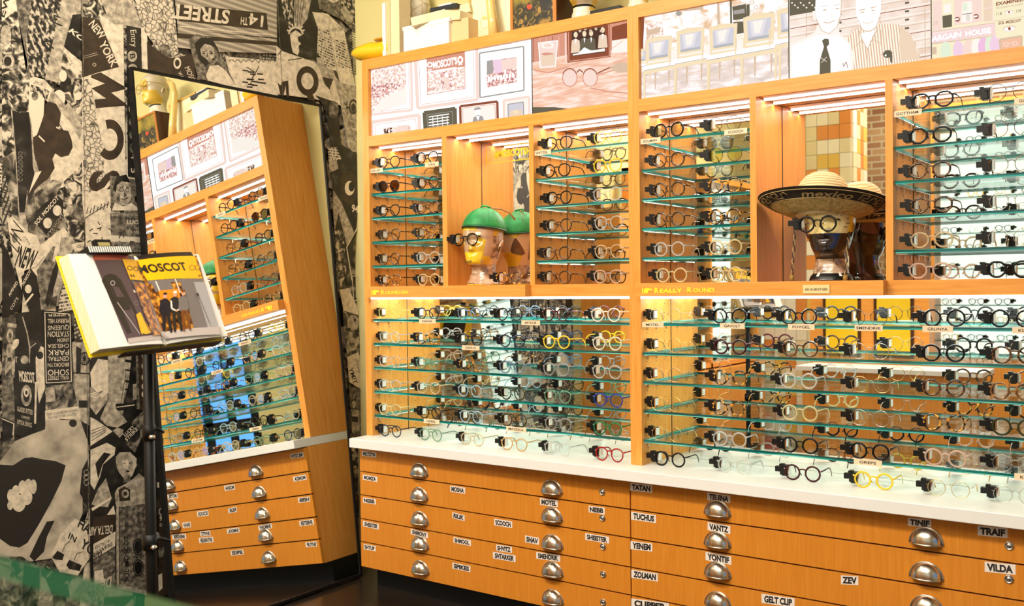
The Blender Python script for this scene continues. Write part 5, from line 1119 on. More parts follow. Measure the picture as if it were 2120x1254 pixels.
for sg, ph in ((1, 0), (-1, 1)):
    mb = MB()
    for q in (0, PI): mb.tube([(sg*.112+.004*cos(k*.9+q), .01+.004*sin(k*.9+q), .0-k*.0072) for k in range(34)], .0024, plain('dark_cord', (.05, .03, .015), .7) if q else THREAD, 5)
    mb.box(sg*.112-.008, sg*.112+.008, .005, .015, -.262, -.238, plain('amber_tassel', (.30, .17, .03), .6)); mb.build('chin_cord', t, smooth=True)

# ================================================================== things on top of the cabinets
YT = Y0+.02
def topx(px, y=Y0+.06): return atY(px, 60, y).x
YEL = plain('yellow_glaze', (.85, .52, .012), .12, coat=.8)
# wooden clog
t = thing('wooden_clog', 'glossy yellow wooden clog on the top left corner of the left cabinet', 'clog', (topx(772, 4.10), 4.10, ZT)); t.rotation_euler = (0, 0, .15)
mb = MB(); secs = [(-.135, .030, .040, .050), (-.12, .045, .022, .075), (-.09, .056, .010, .090), (-.05, .060, .004, .100), (0, .055, .002, .108), (.05, .050, .002, .098), (.09, .050, .002, .105), (.125, .044, .004, .110), (.14, .025, .015, .10)]
vs = []
for x, w, z0, z1 in secs:
    for k in range(16): a = 2*PI*k/16; vs.append((x, w*cos(a), (z0+z1)/2+(z1-z0)/2*sin(a)))
fs = [(i*16+k, i*16+(k+1) % 16, (i+1)*16+(k+1) % 16, (i+1)*16+k) for i in range(8) for k in range(16)]+[tuple(range(16))[::-1], tuple(range(128, 144))]
mb.add(vs, fs, YEL).build('shoe', t, smooth=True)
MB().lathe([(.036, .108), (.040, .113), (.036, .116), (.030, .110), (.02, .104), (.0005, .104)], plain('ochre_rim', (.62, .32, .03), .4), 20, sx=1.5, c=(.07, 0, 0)).build('opening', t, smooth=True)
def simple(name, label, cat, mb, group=None, smooth=False, bevel=0):
    o = mb.build(name, None, smooth, bevel=bevel); return tag(o, label, cat, group)
CARD = plain('kraft_board', (.68, .50, .25), .7); CARD2 = tex('cream_board', 'noise', [(.3, (.74, .60, .36)), (.7, (.82, .70, .46))], 6, rough=.7); WPAP = plain('white_paper', (.86, .83, .78), .6)
def bx(px0, px1, y0, y1, z0, z1, m, ref=None): ref = ref or y0; return MB().box(atY(px0, 60, ref).x, atY(px1, 60, ref).x, y0, y1, ZT+z0, ZT+z1, m)
simple('canvas_board', 'white-edged board standing upright beside the yellow clog', 'board', bx(791.5, 798, 4.07, 4.20, 0, .30, WPAP))
simple('canvas_board', 'tan board upright between the white-edged board and the tall box', 'board', bx(798.5, 808, 4.08, 4.20, 0, .31, CARD))
simple('tall_box', 'tall tan box standing behind the boards on the cabinet top', 'box', bx(808.5, 826.5, 4.075, 4.17, 0, .44, CARD2), bevel=.002)
MAPW = tex('decoupage_map_paper', 'voronoi', [(.01, (.45, .35, .22)), (.03, (.84, .76, .60)), (.3, (.88, .82, .70))], 14, rough=.45, feature='DISTANCE_TO_EDGE', distort=0)
mb = MB().lathe([(.085, 0), (.080, .02), (.066, .06), (.062, .12), (.070, .19), (.10, .26), (.12, .33), (.10, .42), (.0005, .46)], MAPW, 28, c=(topx(848, 4.29), 4.295, ZT)); simple('map_bust', 'tall white bust covered in map paper behind the white box', 'bust', mb, smooth=True)
tb = thing('white_box', 'large white cardboard box near the left end of the cabinet top', 'box', (topx(880, 4.07), 4.07, ZT)); inv = Matrix.Translation(-tb.location)
def under(o, r): o.parent = r; o.matrix_parent_inverse = Matrix.Translation(-r.location); return o
under(bx(835, 929, 4.062, 4.17, 0, .135, WPAP).build('body', bevel=.002), tb); under(bx(833, 931, 4.060, 4.172, .118, .139, WPAP).build('lid', bevel=.002), tb)
T = Matrix.Translation((topx(918, 4.14), 4.16, ZT+.165)) @ Matrix.Rotation(-.16, 4, 'Y') @ Matrix.Rotation(.35, 4, 'Z')
tb2 = tag(MB().box(-.17, .17, -.085, .085, -.024, .024, CARD2, T).build('cream_box', bevel=.002), 'flat cream cardboard box tilted on top of the white box', 'box')
simple('kraft_box', 'tan cardboard box to the right of the large white box', 'box', bx(932, 970, 4.085, 4.28, 0, .125, CARD))
T = Matrix.Translation((topx(944, 4.15), 4.15, ZT+.150)) @ Matrix.Rotation(.12, 4, 'Y') @ Matrix.Rotation(-.1, 4, 'Z')
simple('cream_box', 'flat cream box lying slanted under the black folder', 'box', MB().box(-.085, .10, -.07, .07, -.022, .026, CARD2, T), bevel=.002)
T = Matrix.Translation((topx(928, 4.13), 4.15, ZT+.205)) @ Matrix.Rotation(.02, 4, 'Y')
simple('black_folder', 'thin black folder lying on the cream boxes', 'folder', MB().box(-.09, .09, -.06, .06, -.012, .012, plain('navy_cloth', (.012, .016, .022), .5), T))
simple('paperback', 'small white paperback with a red spine on the black folder', 'book', MB().box(-.045, .045, -.045, .04, .0125, .026, WPAP, T).box(-.05, .05, .041, .05, .0125, .034, plain('red_spine', (.6, .04, .03), .5), T))
head('mannequin_head', 'orange and black decoupage head behind the black folder', (topx(912, 4.32), 4.325, ZT+.0), DEC4, -.2, .74)
# framed sketch
def framed(label, px0, px1, y, z1, wood, art, fw=.012, lean=0):
    r = thing('framed_picture', label, 'framed picture', (topx((px0+px1)/2, y), y, ZT)); x0, x1 = topx(px0, y), topx(px1, y)
    mb = MB()
    for q in ((x0, x0+fw, 0, z1), (x1-fw, x1, 0, z1), (x0+fw, x1-fw, 0, fw), (x0+fw, x1-fw, z1-fw, z1)): mb.box(q[0], q[1], y, y+.018, ZT+q[2], ZT+q[3], wood)
    under(mb.build('frame', bevel=.001), r); pm = MB().box(x0+fw, x1-fw, y+.007, y+.014, ZT+fw, ZT+z1-fw, art[0]); o = pm.build('picture'); under(o, r)
    c = Canvas((0, y+.0065, 0), (1, 0, 0), (0, 0, 1)); c.n = Vector((0, -1, 0)); c.k = 0; art[1](c)
    if c.mb.v: under(c.mb.build('drawing'), r)
    return r
GOLDW = plain('gilded_wood', (.62, .36, .08), .35)
def sk(c):
    m = plain('ochre_pencil', (.62, .44, .18), .7); c.ell((1003, 37), 6, 4, plain('ochre_wash', (.80, .58, .22), .7)); c.ell((1003, 48), 9, 11, m, hole=.88)
    for k in range(5): c.line([(992, 60+k*5), (1000, 62+k*5), (1010, 58+k*5)], 1, m)
framed('gilt framed faint sketch leaning behind the cream horn', 971, 1060, 4.16, .27, GOLDW, (plain('sketch_paper', (.84, .80, .52), .6), sk))
mb = MB(); bxp = atY(1020, 72, 4.10)
mb.tube([(bxp.x+.012, 4.10, ZT), (bxp.x-.004, 4.105, ZT+.10), (bxp.x-.025, 4.115, ZT+.20), (bxp.x-.035, 4.13, ZT+.30), (bxp.x-.015, 4.14, ZT+.38), (bxp.x+.03, 4.15, ZT+.42)], [.030, .026, .024, .024, .022, .018], plain('cream_enamel', (.82, .58, .20), .18, coat=.6), 16)
simple('curved_horn', 'curved cream enamel horn standing in front of the framed sketch', 'ornament', mb, smooth=True)
# hunting scene box
t = thing('picture_box', 'wooden box with a dark hunting scene and red rider on its front', 'box', (topx(1105, 4.08), 4.08, ZT)); x0, x1 = topx(1057, 4.08), topx(1152, 4.08)
WD = plain('orange_brown_wood', (.48, .18, .03), .35); WDD = plain('dark_brown_wood', (.06, .018, .006), .35)
under(MB().box(x0, x1, 4.085, 4.27, ZT, ZT+.235, WDD).build('body'), t)
mb = MB()
for q in ((x0, x0+.016, 0, .235), (x1-.020, x1, 0, .235), (x0+.016, x1-.020, .223, .235)): mb.box(q[0], q[1], 4.078, 4.085, ZT+q[2], ZT+q[3], WD)
under(mb.build('frame'), t)
HUNT = tex('hunting_scene_field', 'noise', [(.40, (.012, .010, .006)), (.52, (.06, .05, .015)), (.62, (.35, .20, .04))], 34, coord='UV', rough=.4, distort=1)
HSKY = tex('hunting_scene_sky', 'noise', [(.4, (.025, .025, .008)), (.6, (.38, .28, .03))], 7, coord='UV', rough=.4)
c = Canvas((0, 4.0835, 0), (1, 0, 0), (0, 0, 1)); c.n = Vector((0, -1, 0)); c.k = 0
c.polyl([(x0+.016, ZT), (x1-.02, ZT), (x1-.02, ZT+.223), (x0+.016, ZT+.223)], HSKY); c.polyl([(x0+.016, ZT), (x1-.02, ZT), (x1-.02, ZT+.11), (x0+.1, ZT+.125), (x0+.016, ZT+.10)], HUNT)
c.poly([(1084, 18), (1104, 14), (1110, 20), (1098, 22), (1094, 32), (1091, 24)], plain('dark_horse', (.03, .015, .008), .5)); c.poly([(1091, 10), (1098, 8), (1101, 17), (1095, 20), (1091, 16)], plain('red_coat', (.75, .05, .01), .5)); c.ell((1095, 7.5), 2, 2, INK); c.poly([(1116, 0), (1142, -6), (1142, 22), (1120, 20)], DARKP)
under(c.mb.build('painting'), t)
head('mannequin_head', 'cream decoupage head on top of the hunting scene box, seen in the leaning mirror', (topx(1112, 4.18), 4.18, ZT+.236), DEC3, .1, .80, lambda mb: wrap_band(mb, .086, .098, -PI, PI*.5, BLKPL, .002))
glasses('A', 'p', '', (topx(1112, 4.18)-.01, 4.070, ZT+.236+.155), .1, 'amber glasses on the cream head above the hunting scene box', 'glasses on display heads', clamp=False)
def capband(mb): wrap_band(mb, .27, .385, 0, 2*PI, YELP, .004, 8, 40); wrap_band(mb, .086, .098, -PI, PI*.5, BLKPL, .002)
head('mannequin_head', 'white head with black neck band right of the hunting scene box', (topx(1209, 4.17), 4.17, ZT), DEC3, .1, .84, capband)
glasses('K', 'p', '', (topx(1209, 4.17)-.014, 4.052, ZT+.165), .1, 'black glasses on the black-banded white head on the cabinet top', 'glasses on display heads', clamp=False)
head('mannequin_head', 'pale head with yellow cap on the right cabinet top', (topx(1322, 4.17), 4.17, ZT), DEC3, .1, .70, capband)
simple('black_case', 'flat black case with a small knob lying on the cabinet top', 'case', bx(1222, 1284, 4.07, 4.22, 0, .022, BLKPL))

# ================================================================== leaning mirror
n_ = Vector((.9946151, .02081327, .10152639)).normalized(); dW = -4.212735+n_.z*H
hv = Vector((0, 0, 1)).cross(n_).normalized(); uv_ = n_.cross(hv).normalized()
def mp(y, z):                              # point of the mirror plane with this y and z
    return Vector(((dW-n_.y*y-n_.z*z)/n_.x, y, z))
O_ = mp(2.853, .012); LW2, LH2 = (mp(4.140, .012)-O_).dot(hv), 2.812
t = thing('leaning_mirror', 'tall black-framed mirror leaning against the collage wallpaper', 'mirror', O_)
Tm = Matrix((( hv.x, uv_.x, n_.x, O_.x), (hv.y, uv_.y, n_.y, O_.y), (hv.z, uv_.z, n_.z, O_.z), (0, 0, 0, 1)))
fw = .014
def undm(o): o.parent = t; o.matrix_parent_inverse = Matrix.Translation(-O_); return o
undm(MB().add([Tm @ Vector(q) for q in ((fw, fw, 0), (LW2-fw, fw, 0), (LW2-fw, LH2-fw, 0), (fw, LH2-fw, 0))], [(0, 1, 2, 3)], MIRROR).build('mirror_glass'))
mb = MB()
for q in ((0, fw, 0, LH2), (LW2-fw, LW2, 0, LH2), (fw, LW2-fw, 0, fw), (fw, LW2-fw, LH2-fw, LH2)): mb.box(q[0], q[1], q[2], q[3], -.032, .006, BLACK, Tm)
mb.box(fw, LW2-fw, fw, LH2-fw, -.030, -.002, BLACK, Tm); undm(mb.build('frame'))

# ================================================================== open book on its stand
BC = Vector((-2.799, 1.878, -.021+H)); a_, t_, ro_, BW, BH = -.148, .4, .033, .54, .319
e_ = Vector((sin(a_), cos(a_), 0)); nh = Vector((cos(a_), -sin(a_), 0)); up_ = Vector((0, 0, cos(t_)))-nh*sin(t_)
BE = e_*cos(ro_)+up_*sin(ro_); BU = up_*cos(ro_)-e_*sin(ro_); BN = BE.cross(BU)
if BN.dot(-BC+CAM) < 0: BN = -BN
def bend(u):
    """page surface height above the cover over the spread"""
    s = abs(u)/(BW/2); return .006+.030*(math.sin(min(1, s*1.25)*PI*.5)**.7)*(1-.25*s)+(.004 if u < 0 else -.006*s)
def surf(u, v, off): return BC+BE*u+BU*v+BN*(bend(u)-.030+off)
t = thing('open_book', 'open photo book with yellow cover showing a yellow shop front across the spread', 'book', BC)
def undb(o): o.parent = t; o.matrix_parent_inverse = Matrix.Translation(-BC); return o
PG = plain('page_white', (.86, .85, .82), .35); PGE = tex('page_edges', 'wave', [(.3, (.45, .34, .16)), (.6, (.86, .76, .52))], 60, (1, 1, 1), rough=.7)
YCOV = plain('yellow_book_cover', (.88, .62, .01), .35)
bl = lambda u, v, w: BC+BE*u+BU*v+BN*w
for sg, nm in ((-1, 'left_pages'), (1, 'right_pages')):
    mb = MB(); n = 16; us = [sg*BW/2*i/n for i in range(n+1)]; vt = BH/2-.006
    vs = [surf(u, vv, 0) for vv in (-vt, vt) for u in us]+[bl(u*1.0+(sg*.006*(1 if abs(u) > .2 else 0)), vv, -.034) for vv in (-vt, vt) for u in us]
    k = n+1; mb.add(vs, [(i, i+1, k+i+1, k+i) for i in range(n)], PG); mb.add(vs, [(i, i+1, 2*k+i+1, 2*k+i) for i in range(n)]+[(k+i, k+i+1, 3*k+i+1, 3*k+i) for i in range(n)]+[(n, k+n, 3*k+n, 2*k+n)], PGE)
    undb(mb.build(nm))
mb = MB(); ww = BW/2+.010; hh = BH/2+.004
for sg in (-1, 1):
    q = [bl(sg*.004, -hh, -.040), bl(sg*ww, -hh, -.036), bl(sg*ww, hh, -.036), bl(sg*.004, hh, -.040)]; mb.add(q+[p-BN*.004 for p in q], [(0, 1, 2, 3), (4, 5, 6, 7), (0, 1, 5, 4), (1, 2, 6, 5), (2, 3, 7, 6), (3, 0, 4, 7)], YCOV)
undb(mb.build('cover'))
c = Canvas(BC, BE, BU, surf); c.n = BE.cross(BU); c.k = .0008; c.step = .0002
pp = lambda n, *rgb: plain('book_'+n, srgb(*rgb)[:3], .3)
bWall = pp('plum_wall', 84, 66, 74); bDoor = pp('black_door', 38, 32, 32); bRed = pp('red_awning', 176, 78, 66); bY = pp('yellow_sign', 248, 188, 20); bPav = pp('pavement', 196, 184, 180); bBrn = pp('brown_window', 120, 66, 24); bSkin = pp('skin', 214, 160, 130); bCl = pp('clothes', 34, 32, 40); bGr = pp('grey_clothes', 120, 112, 110)
bStore = tex('book_shop_window', 'noise', [(.35, srgb(40, 28, 24)), (.5, srgb(150, 86, 30)), (.62, srgb(240, 170, 60))], 55, coord='UV', rough=.3); bFade = pp('misty_glass', 170, 168, 170); bWh = pp('white', 236, 230, 222)
c.grid([(188, 529), (283, 526), (344, 697), (262, 710)], bWall); c.grid([(188, 529), (268, 526), (270, 537), (192, 540)], bRed)
c.grid([(262, 702), (344, 688), (345, 698), (264, 712)], bPav)
c.poly([(208, 582), (214, 572), (226, 567), (238, 570), (250, 580), (298, 676), (300, 684), (262, 692), (245, 660)], bDoor); c.grid([(225, 617), (262, 615), (270, 640), (238, 645)], bDoor)
c.ell((231, 587), 5, 5, bPav, hole=.75); c.grid([(276, 600), (280, 600), (282, 605), (278, 605)], bWh); c.ell((283, 627), 5, 5, bGr, hole=.7); c.ell((277, 583), 3, 3, bGr)
c.line([(240, 627), (288, 692)], 1.6, bPav)
c.grid([(253, 536), (298, 533), (308, 577), (270, 578)], bY, 6); c.text('94', (271, 574), (282, 573), (268, 567), bDoor, .02)
for x in (270, 285): c.ell((x, 554), 6.5, 5, bDoor, hole=.75)
c.grid([(275, 585), (306, 582), (338, 690), (318, 694)], bStore, 6); c.line([(275, 583), (322, 690)], 2, bGr)
c.poly([(280, 652), (290, 646), (314, 688), (302, 692), (290, 690)], bY); c.line([(281, 652), (293, 694)], 1.3, bY); c.line([(292, 648), (312, 692)], 1.3, bDoor)
c.grid([(290, 533), (408, 528), (454, 686), (345, 697)], bStore, 14, 3); c.grid([(288, 525), (396, 521), (404, 533), (294, 533)], bDoor, 12)
c.grid([(292, 534), (403, 529), (420, 576), (308, 577)], bY, 14)
c.text('MOSCOT', (297, 562), (388, 559), (289, 545), bDoor, .035)
for x in (400, 412): c.ell((x-2, 554), 6.5, 5.5, bBrn, hole=.85)
c.text('94', (411, 574), (420, 573), (409, 568), bBrn)
c.grid([(306, 578), (420, 577), (423, 584), (310, 584)], bGr, 10); c.grid([(400, 584), (423, 583), (456, 688), (432, 692)], bFade, 4); c.grid([(372, 583), (400, 584), (432, 688), (404, 688)], bGr, 4)
c.grid([(318, 584), (352, 583), (360, 600), (326, 602)], bGr, 5); c.line([(325, 580), (338, 612)], 2, bWh); c.line([(362, 578), (372, 606)], 2, bWh); c.grid([(330, 600), (368, 598), (374, 620), (338, 624)], pp('lamp_orange', 222, 140, 30), 5)
c.grid([(336, 684), (456, 676), (460, 692), (346, 698)], bPav, 12)
for x, y, sk_ in ((342, 612, 0), (360, 610, 1), (376, 609, 2)):
    cl = (bCl, bCl, bGr)[sk_]
    c.poly([(x-8, y+30), (x-7, y+8), (x, y+4), (x+8, y+7), (x+12, y+30), (x+10, y+36), (x-4, y+36)], cl)
    c.poly([(x-3, y+34), (x+4, y+34), (x+6, y+76), (x+2, y+76)], (bCl, bDoor, bBrn)[sk_]); c.poly([(x+4, y+34), (x+11, y+34), (x+18, y+74), (x+14, y+75)], (bCl, bDoor, bBrn)[sk_])
    if sk_ == 1: c.line([(x-6, y+12), (x-4, y+28), (x+4, y+33)], 3, bWh); c.line([(x+10, y+12), (x+13, y+28), (x+6, y+33)], 3, bWh); c.ell((x+5, y+33), 3, 2, bSkin)
    c.ell((x+1, y-1), 4, 5.5, bSkin); c.ell((x+1, y-5), 4, 2.5, (bDoor, bWh, bBrn)[sk_])
c.line([(405, 608), (408, 614)], 4, bDoor); c.line([(407, 612), (432, 672)], 1, bDoor); c.line([(346, 524), (346, 526)], 1, bDoor)
undb(c.mb.build('printed_photographs'))
# stand: pole, tray, holder clip
t2 = thing('book_stand', 'black adjustable stand holding up the open photo book', 'stand', (0, 0, 0))
pb_ = atX(311, 1020, -2.86); t2.location = (pb_.x, pb_.y, 0)
def unds(o): o.parent = t2; o.matrix_parent_inverse = Matrix.Translation(-t2.location); return o
unds(MB().tube([(pb_.x, pb_.y, .03), (pb_.x, pb_.y, 1.56)], .017, BLACK, 16).build('pole', smooth=True))
unds(MB().lathe([(.20, 0), (.20, .012), (.05, .022), (.03, .05), (.02, .06)], BLACK, 32, c=(pb_.x, pb_.y, 0)).build('base', smooth=True))
for zz, s in ((atX(320, 893, -2.86).z, 1), (atX(313, 1121, -2.86).z, 1.3)):
    mb = MB().tube([(pb_.x, pb_.y, zz-.025), (pb_.x, pb_.y, zz+.025)], .020*s, BLACK, 16).tube([(pb_.x+.01, pb_.y-.01, zz+.008), (pb_.x+.018*s, pb_.y+.02, zz+.010), (pb_.x+.022*s, pb_.y+.04*s, zz-.004)], [.006, .006, .004], BLACK, 10)
    mb.lathe([(.008, -.006), (.011, 0), (.008, .006), (.0005, .008)], CHROME, 14, c=(pb_.x+.03, pb_.y-.01, zz-.012)); unds(mb.build('clamp', smooth=True))
mb = MB(); q = [bl(-.15, -.155, -.047), bl(.20, -.155, -.047), bl(.20, .13, -.047), bl(-.15, .13, -.047)]; mb.add(q+[p-BN*.006 for p in q], [(0, 1, 2, 3), (4, 5, 6, 7), (0, 1, 5, 4), (1, 2, 6, 5), (2, 3, 7, 6), (3, 0, 4, 7)], BLACK)
q = [bl(-.17, -.166, -.050), bl(.24, -.166, -.050), bl(.24, -.166, -.012), bl(-.17, -.166, -.012)]; mb.add(q+[p-BU*.005 for p in q], [(0, 1, 2, 3), (4, 5, 6, 7), (0, 1, 5, 4), (1, 2, 6, 5), (2, 3, 7, 6), (3, 0, 4, 7)], BLACK)
mb.tube([bl(0, -.02, -.05), Vector((pb_.x, pb_.y, 1.55))], .014, BLACK, 10); unds(mb.build('tray'))
for u in (-.03, .22): unds(MB().tube([bl(u, -.168, -.02), bl(u, -.168, .012), bl(u, -.120, .012)], .0014, CHROME, 6).build('page_holder'))
# clip on the top edge, patterned like piano keys
t3 = thing('spring_clip', 'black and white striped spring clip on the top edge of the open book', 'clip', bl(-.13, .16, 0))
def undc(o): o.parent = t3; o.matrix_parent_inverse = Matrix.Translation(-t3.location); return o
def clipbox(u0, u1, v0, v1, w0_, w1_, m, mb):
    mb.add([bl(u, v, w) for u in (u0, u1) for v in (v0, v1) for w in (w0_, w1_)], [(0, 1, 3, 2), (4, 6, 7, 5), (0, 4, 5, 1), (2, 3, 7, 6), (0, 2, 6, 4), (1, 5, 7, 3)], m)
mb = MB(); clipbox(-.205, -.04, .150, .172, -.03, .018, BLACK, mb)
for k in range(19): clipbox(-.203+k*.0086, -.1985+k*.0086, .152, .1715, .0181, .0188, WPAP, mb)
undc(mb.build('jaw')); mb = MB(); clipbox(-.165, -.105, .172, .198, -.005, .012, BLACK, mb); clipbox(-.157, -.113, .176, .188, .0122, .013, CHROME, mb); undc(mb.build('thumb_grip'))

# ================================================================== glass counter case in the near foreground
zc_ = 1.40
A_, B_ = [CAM+ray(*p)*((zc_-CAM.z)/ray(*p).z) for p in ((-120, 1118), (470, 1275))]
d_ = (B_-A_).normalized(); o_ = Vector((d_.y, -d_.x, 0)); 
if o_.dot(-A_) < 0: o_ = -o_
t = thing('glass_counter_case', 'blurred glass-topped counter case in the near lower left foreground', 'display case', A_)
def undg(o): o.parent = t; o.matrix_parent_inverse = Matrix.Translation(-A_); return o
GE2 = plain('thick_glass_edge', (.0, .12, .065), .3, spec=.15); GCT = seethrough('case_glass', (.86, .95, .88), .025)
TG = Matrix(((d_.x, o_.x, 0, A_.x), (d_.y, o_.y, 0, A_.y), (0, 0, 1, A_.z), (0, 0, 0, 1))); Lg = (B_-A_).length+.05
vs = [TG @ Vector(q) for q in ((0, 0, -.026), (Lg, 0, -.026), (Lg, .35, -.026), (0, .35, -.026), (0, 0, 0), (Lg, 0, 0), (Lg, .35, 0), (0, .35, 0))]
mb = MB().add(vs, [(0, 1, 2, 3), (4, 5, 6, 7)], GCT); mb.add(vs, [(0, 1, 5, 4), (1, 2, 6, 5), (2, 3, 7, 6), (3, 0, 4, 7)], GE2); undg(mb.build('glass_top'))
mb = MB()
for x in (.015, Lg-.015): mb.box(x-.010, x+.010, .33, .35, -zc_, -.022, plain('brushed_post', (.7, .68, .62), .3, 1), TG)
mb.box(.0, Lg, .325, .35, -.80, -.30, WD, TG); undg(mb.build('base'))
mb = MB().box(.03, Lg-.08, .06, .30, -.115, -.105, plain('suede_tray', (.40, .20, .09), .8), TG); undg(mb.build('tray'))
simple('glasses_pouch', 'small yellow pouch lying in the blurred foreground case', 'pouch', MB().lathe([(.03, -.012), (.035, 0), (.02, .012), (.0005, .014)], YEL, 20, T=TG @ Matrix.Translation((.19, .12, -.09)), sx=1.4), smooth=True)

# ================================================================== the rest of the shop, behind the camera, seen in the mirrors
BACKG = plain('backlit_white', (.8, .8, .76), .5, emit=(.84, .95, .84), estr=1.0)
def shop_shelves(name, label, T, w, z0, z1, nrow, ncol, seed, d=.32, wood=WV):
    r = thing(name, label, 'display cabinet', T.translation); 
    def u(o): o.parent = r; o.matrix_parent_inverse = Matrix.Translation(-r.location); return o
    mb = MB()
    for q in ((0, .04), (w-.04, w), (w/2-.02, w/2+.02)): mb.box(q[0], q[1], 0, d, z0, z1, wood, T)
    mb.box(0, w, 0, d, z1-.05, z1, wood, T); mb.box(0, w, 0, d, z0, z0+.04, wood, T); u(mb.build('carcass'))
    u(MB().box(.04, w-.04, d-.02, d, z0+.04, z1-.05, BACKG, T).build('backlight'))
    rr = random.Random(seed); h = (z1-z0-.09)/nrow
    for k in range(nrow):
        z = z0+.04+h*k
        if k: mb = MB().box(.04, w-.04, .02, d-.03, z-.01, z, GEDGE, T); u(mb.build('shelf'))
    return [T @ Vector((.04+(w-.08)*(c+.5)/ncol+rr.uniform(-.02, .02), .06, z0+.041+h*k)) for k in range(nrow) for c in range(ncol)]
def mini(col, shape):
    key = ('mini', col, shape)
    if key in _GC: return _GC[key]
    nm, mat = GM[col]; mb = MB(); th = .0012 if 'wire' in nm else .0036
    for k_, me in (('front', gmesh('front', shape, th, mat)), ('t', gmesh('temple', shape, th, mat, -1)), ('t', gmesh('temple', shape, th, mat, 1)), ('c', gmesh('clamp', shape, th, BLKPL))):
        mb.add([v.co for v in me.vertices], [tuple(p.vertices) for p in me.polygons], BLKPL if k_ == 'c' else mat)
    o = mb.build('glasses'); me = o.data; bpy.data.objects.remove(o); _GC[key] = me; return me
def fill(spots, rz, seed, where):
    rr = random.Random(seed)
    for s in spots:
        o = bpy.data.objects.new('glasses', mini(rr.choice('KKKDDTCEYaskMUG'), rr.choice('pr'))); COL.objects.link(o); o.location = s; o.rotation_euler = (0, 0, rz+rr.uniform(-.1, .1))
        tag(o, 'glasses on the %s, seen only in the cabinet mirrors' % where, 'glasses', 'glasses on the '+where)
TL = Matrix.Translation((XW+.36, -1.35, 0)) @ Matrix.Rotation(PI/2, 4, 'Z')     # along the left wall, facing +x
simple('wood_cupboard', 'maple cupboard on the left wall nearer the camera, seen in the mirrors', 'cupboard', MB().box(XW+.002, XW+.38, 1.02, 1.62, 0, 2.35, WV))
s1 = shop_shelves('shop_display', 'display shelves along the left wall behind the viewer', TL, 2.34, .9, 2.75, 10, 8, 3)
simple('base_cupboard', 'low maple cupboard under the left wall display behind the viewer', 'cupboard', MB().box(XW+.002, XW+.42, -1.35, 1.0, 0, .88, WV))
fill(s1, PI/2, 4, 'left wall display')
TO = Matrix.Translation((.9, -2.55, 0)) @ Matrix.Rotation(PI, 4, 'Z')      # opposite wall, facing +y
s2 = shop_shelves('shop_display', 'display shelves on the brick wall opposite the cabinets', TO, 3.55, .85, 3.60, 14, 13, 5)
fill(s2, PI, 6, 'opposite wall display')
for k in range(9):
    q = s2[8*13+k]+Vector((0, -.06, 0)); o = simple('glasses_case', 'yellow glasses case on the opposite wall display, seen in the mirrors', 'case', MB().box(-.06, .06, -.03, .03, 0, .07, YEL), 'yellow cases on the opposite wall display', bevel=.01); o.location = q+Vector((.12, -.06, .0))
simple('base_cupboard', 'low maple cupboard below the opposite wall display', 'cupboard', MB().box(-2.65, .9, -3.0, -2.5, 0, .83, WV))
simple('service_island', 'maple service island with white top behind the viewer', 'counter', MB().box(-3.25, -1.75, -.72, -.30, 0, .90, WV).box(-3.30, -1.70, -.76, -.26, .90, .94, WHITE))
simple('poster_cabinet', 'maple partition with two yellow panels behind the service island', 'partition', MB().box(-3.35, -2.25, -.98, -.80, 0, 1.72, WH).box(-3.22, -2.86, -.802, -.79, 1.0, 1.60, WDD).box(-3.19, -2.89, -.79, -.785, 1.03, 1.57, YELP).box(-2.74, -2.38, -.802, -.79, 1.0, 1.60, WDD).box(-2.71, -2.41, -.79, -.785, 1.03, 1.57, YELP))
simple('red_bag', 'red shopping bag on the left wall behind the viewer', 'bag', MB().box(XW+.36, XW+.50, -1.75, -1.5, 1.9, 2.15, plain('red_paper', (.7, .02, .02), .5)))
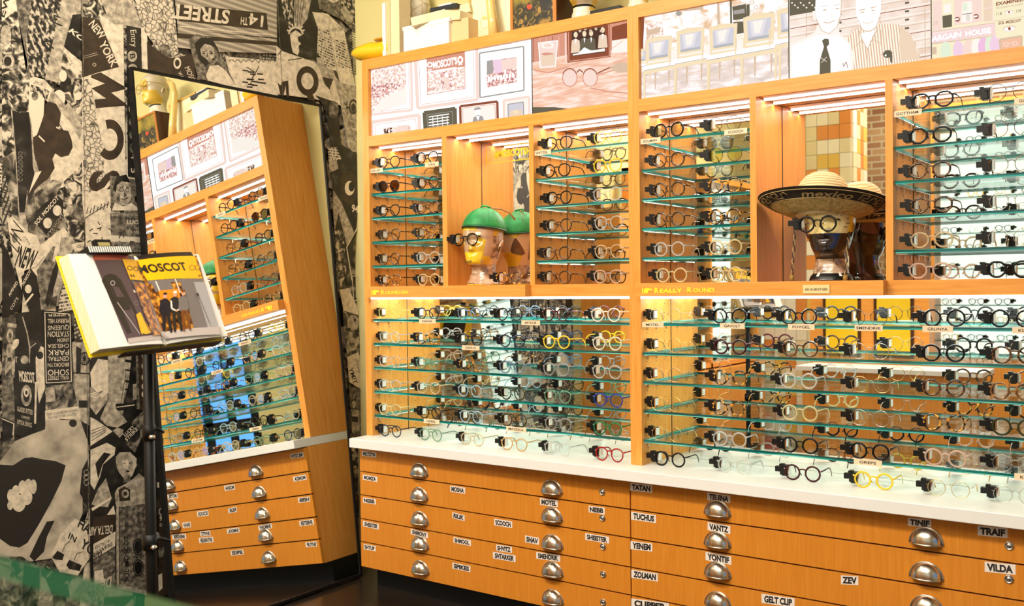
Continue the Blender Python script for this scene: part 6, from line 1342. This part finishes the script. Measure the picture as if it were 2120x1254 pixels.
simple('ceiling_camera', 'small dark ceiling camera above the brick wall', 'camera', MB().lathe([(.0005, -.16), (.05, -.14), (.07, -.09), (.07, -.03), (.09, 0)], BLKPL, 20, c=(-3.0, -2.4, 4.4)), smooth=True)
BLUEW = emis('daylight_window_glow', (.12, .36, .85), 1.5)
w1 = MB().box(2.47, 2.49, -.6, 3.4, .9, 2.5, BLUEW).build('window_1'); struct(w1)
mb = MB()
for y in [-.6+.4*k for k in range(11)]: mb.box(2.44, 2.49, y-.06, y+.06, .85, 2.55, BLACK)
mb.box(2.44, 2.49, -.64, 3.44, 1.65, 1.75, BLACK); mb.box(2.44, 2.49, -.64, 3.44, 1.15, 1.3, BLACK); mb.build('window_frame', w1)

# ================================================================== light
def area(name, loc, sx, sy, e, col=(1, .90, .76), rot=(0, 0, 0)):
    l = bpy.data.lights.new(name, 'AREA'); l.shape = 'RECTANGLE'; l.size = sx; l.size_y = sy; l.energy = e; l.color = col
    o = bpy.data.objects.new(name, l); COL.objects.link(o); o.location = loc; o.rotation_euler = rot; return o
area('ceiling_light', (-3.0, .4, 4.3), 1.6, .5, 165, rot=(.6, 0, 0)); area('ceiling_light', (-1.0, .4, 4.3), 1.4, .5, 80, rot=(.6, 0, 0))
area('ceiling_light', (-3.5, 2.6, 4.3), .5, .9, 22, rot=(0, .1, 0)); area('ceiling_light', (-1.2, -.6, 4.3), 2.5, 1.0, 70); area('ceiling_light', (-2.2, -1.8, 4.3), 3, .8, 100)
wd = bpy.data.worlds.new('world'); SC.world = wd; wd.use_nodes = True; wd.node_tree.nodes['Background'].inputs[0].default_value = (.9, .8, .65, 1); wd.node_tree.nodes['Background'].inputs[1].default_value = .12

SC.view_settings.view_transform = 'Standard'; SC.view_settings.look = 'None'; SC.view_settings.gamma = 1; SC.view_settings.use_curve_mapping = False
SC.view_settings.exposure = 0.18
cy = SC.cycles; cy.use_denoising = True; cy.max_bounces = 14; cy.diffuse_bounces = 3; cy.glossy_bounces = 6; cy.transparent_max_bounces = 40; cy.transmission_bounces = 4
cy.caustics_reflective = True; cy.caustics_refractive = False; cy.sample_clamp_direct = 12; cy.sample_clamp_indirect = 10; cy.blur_glossy = .5
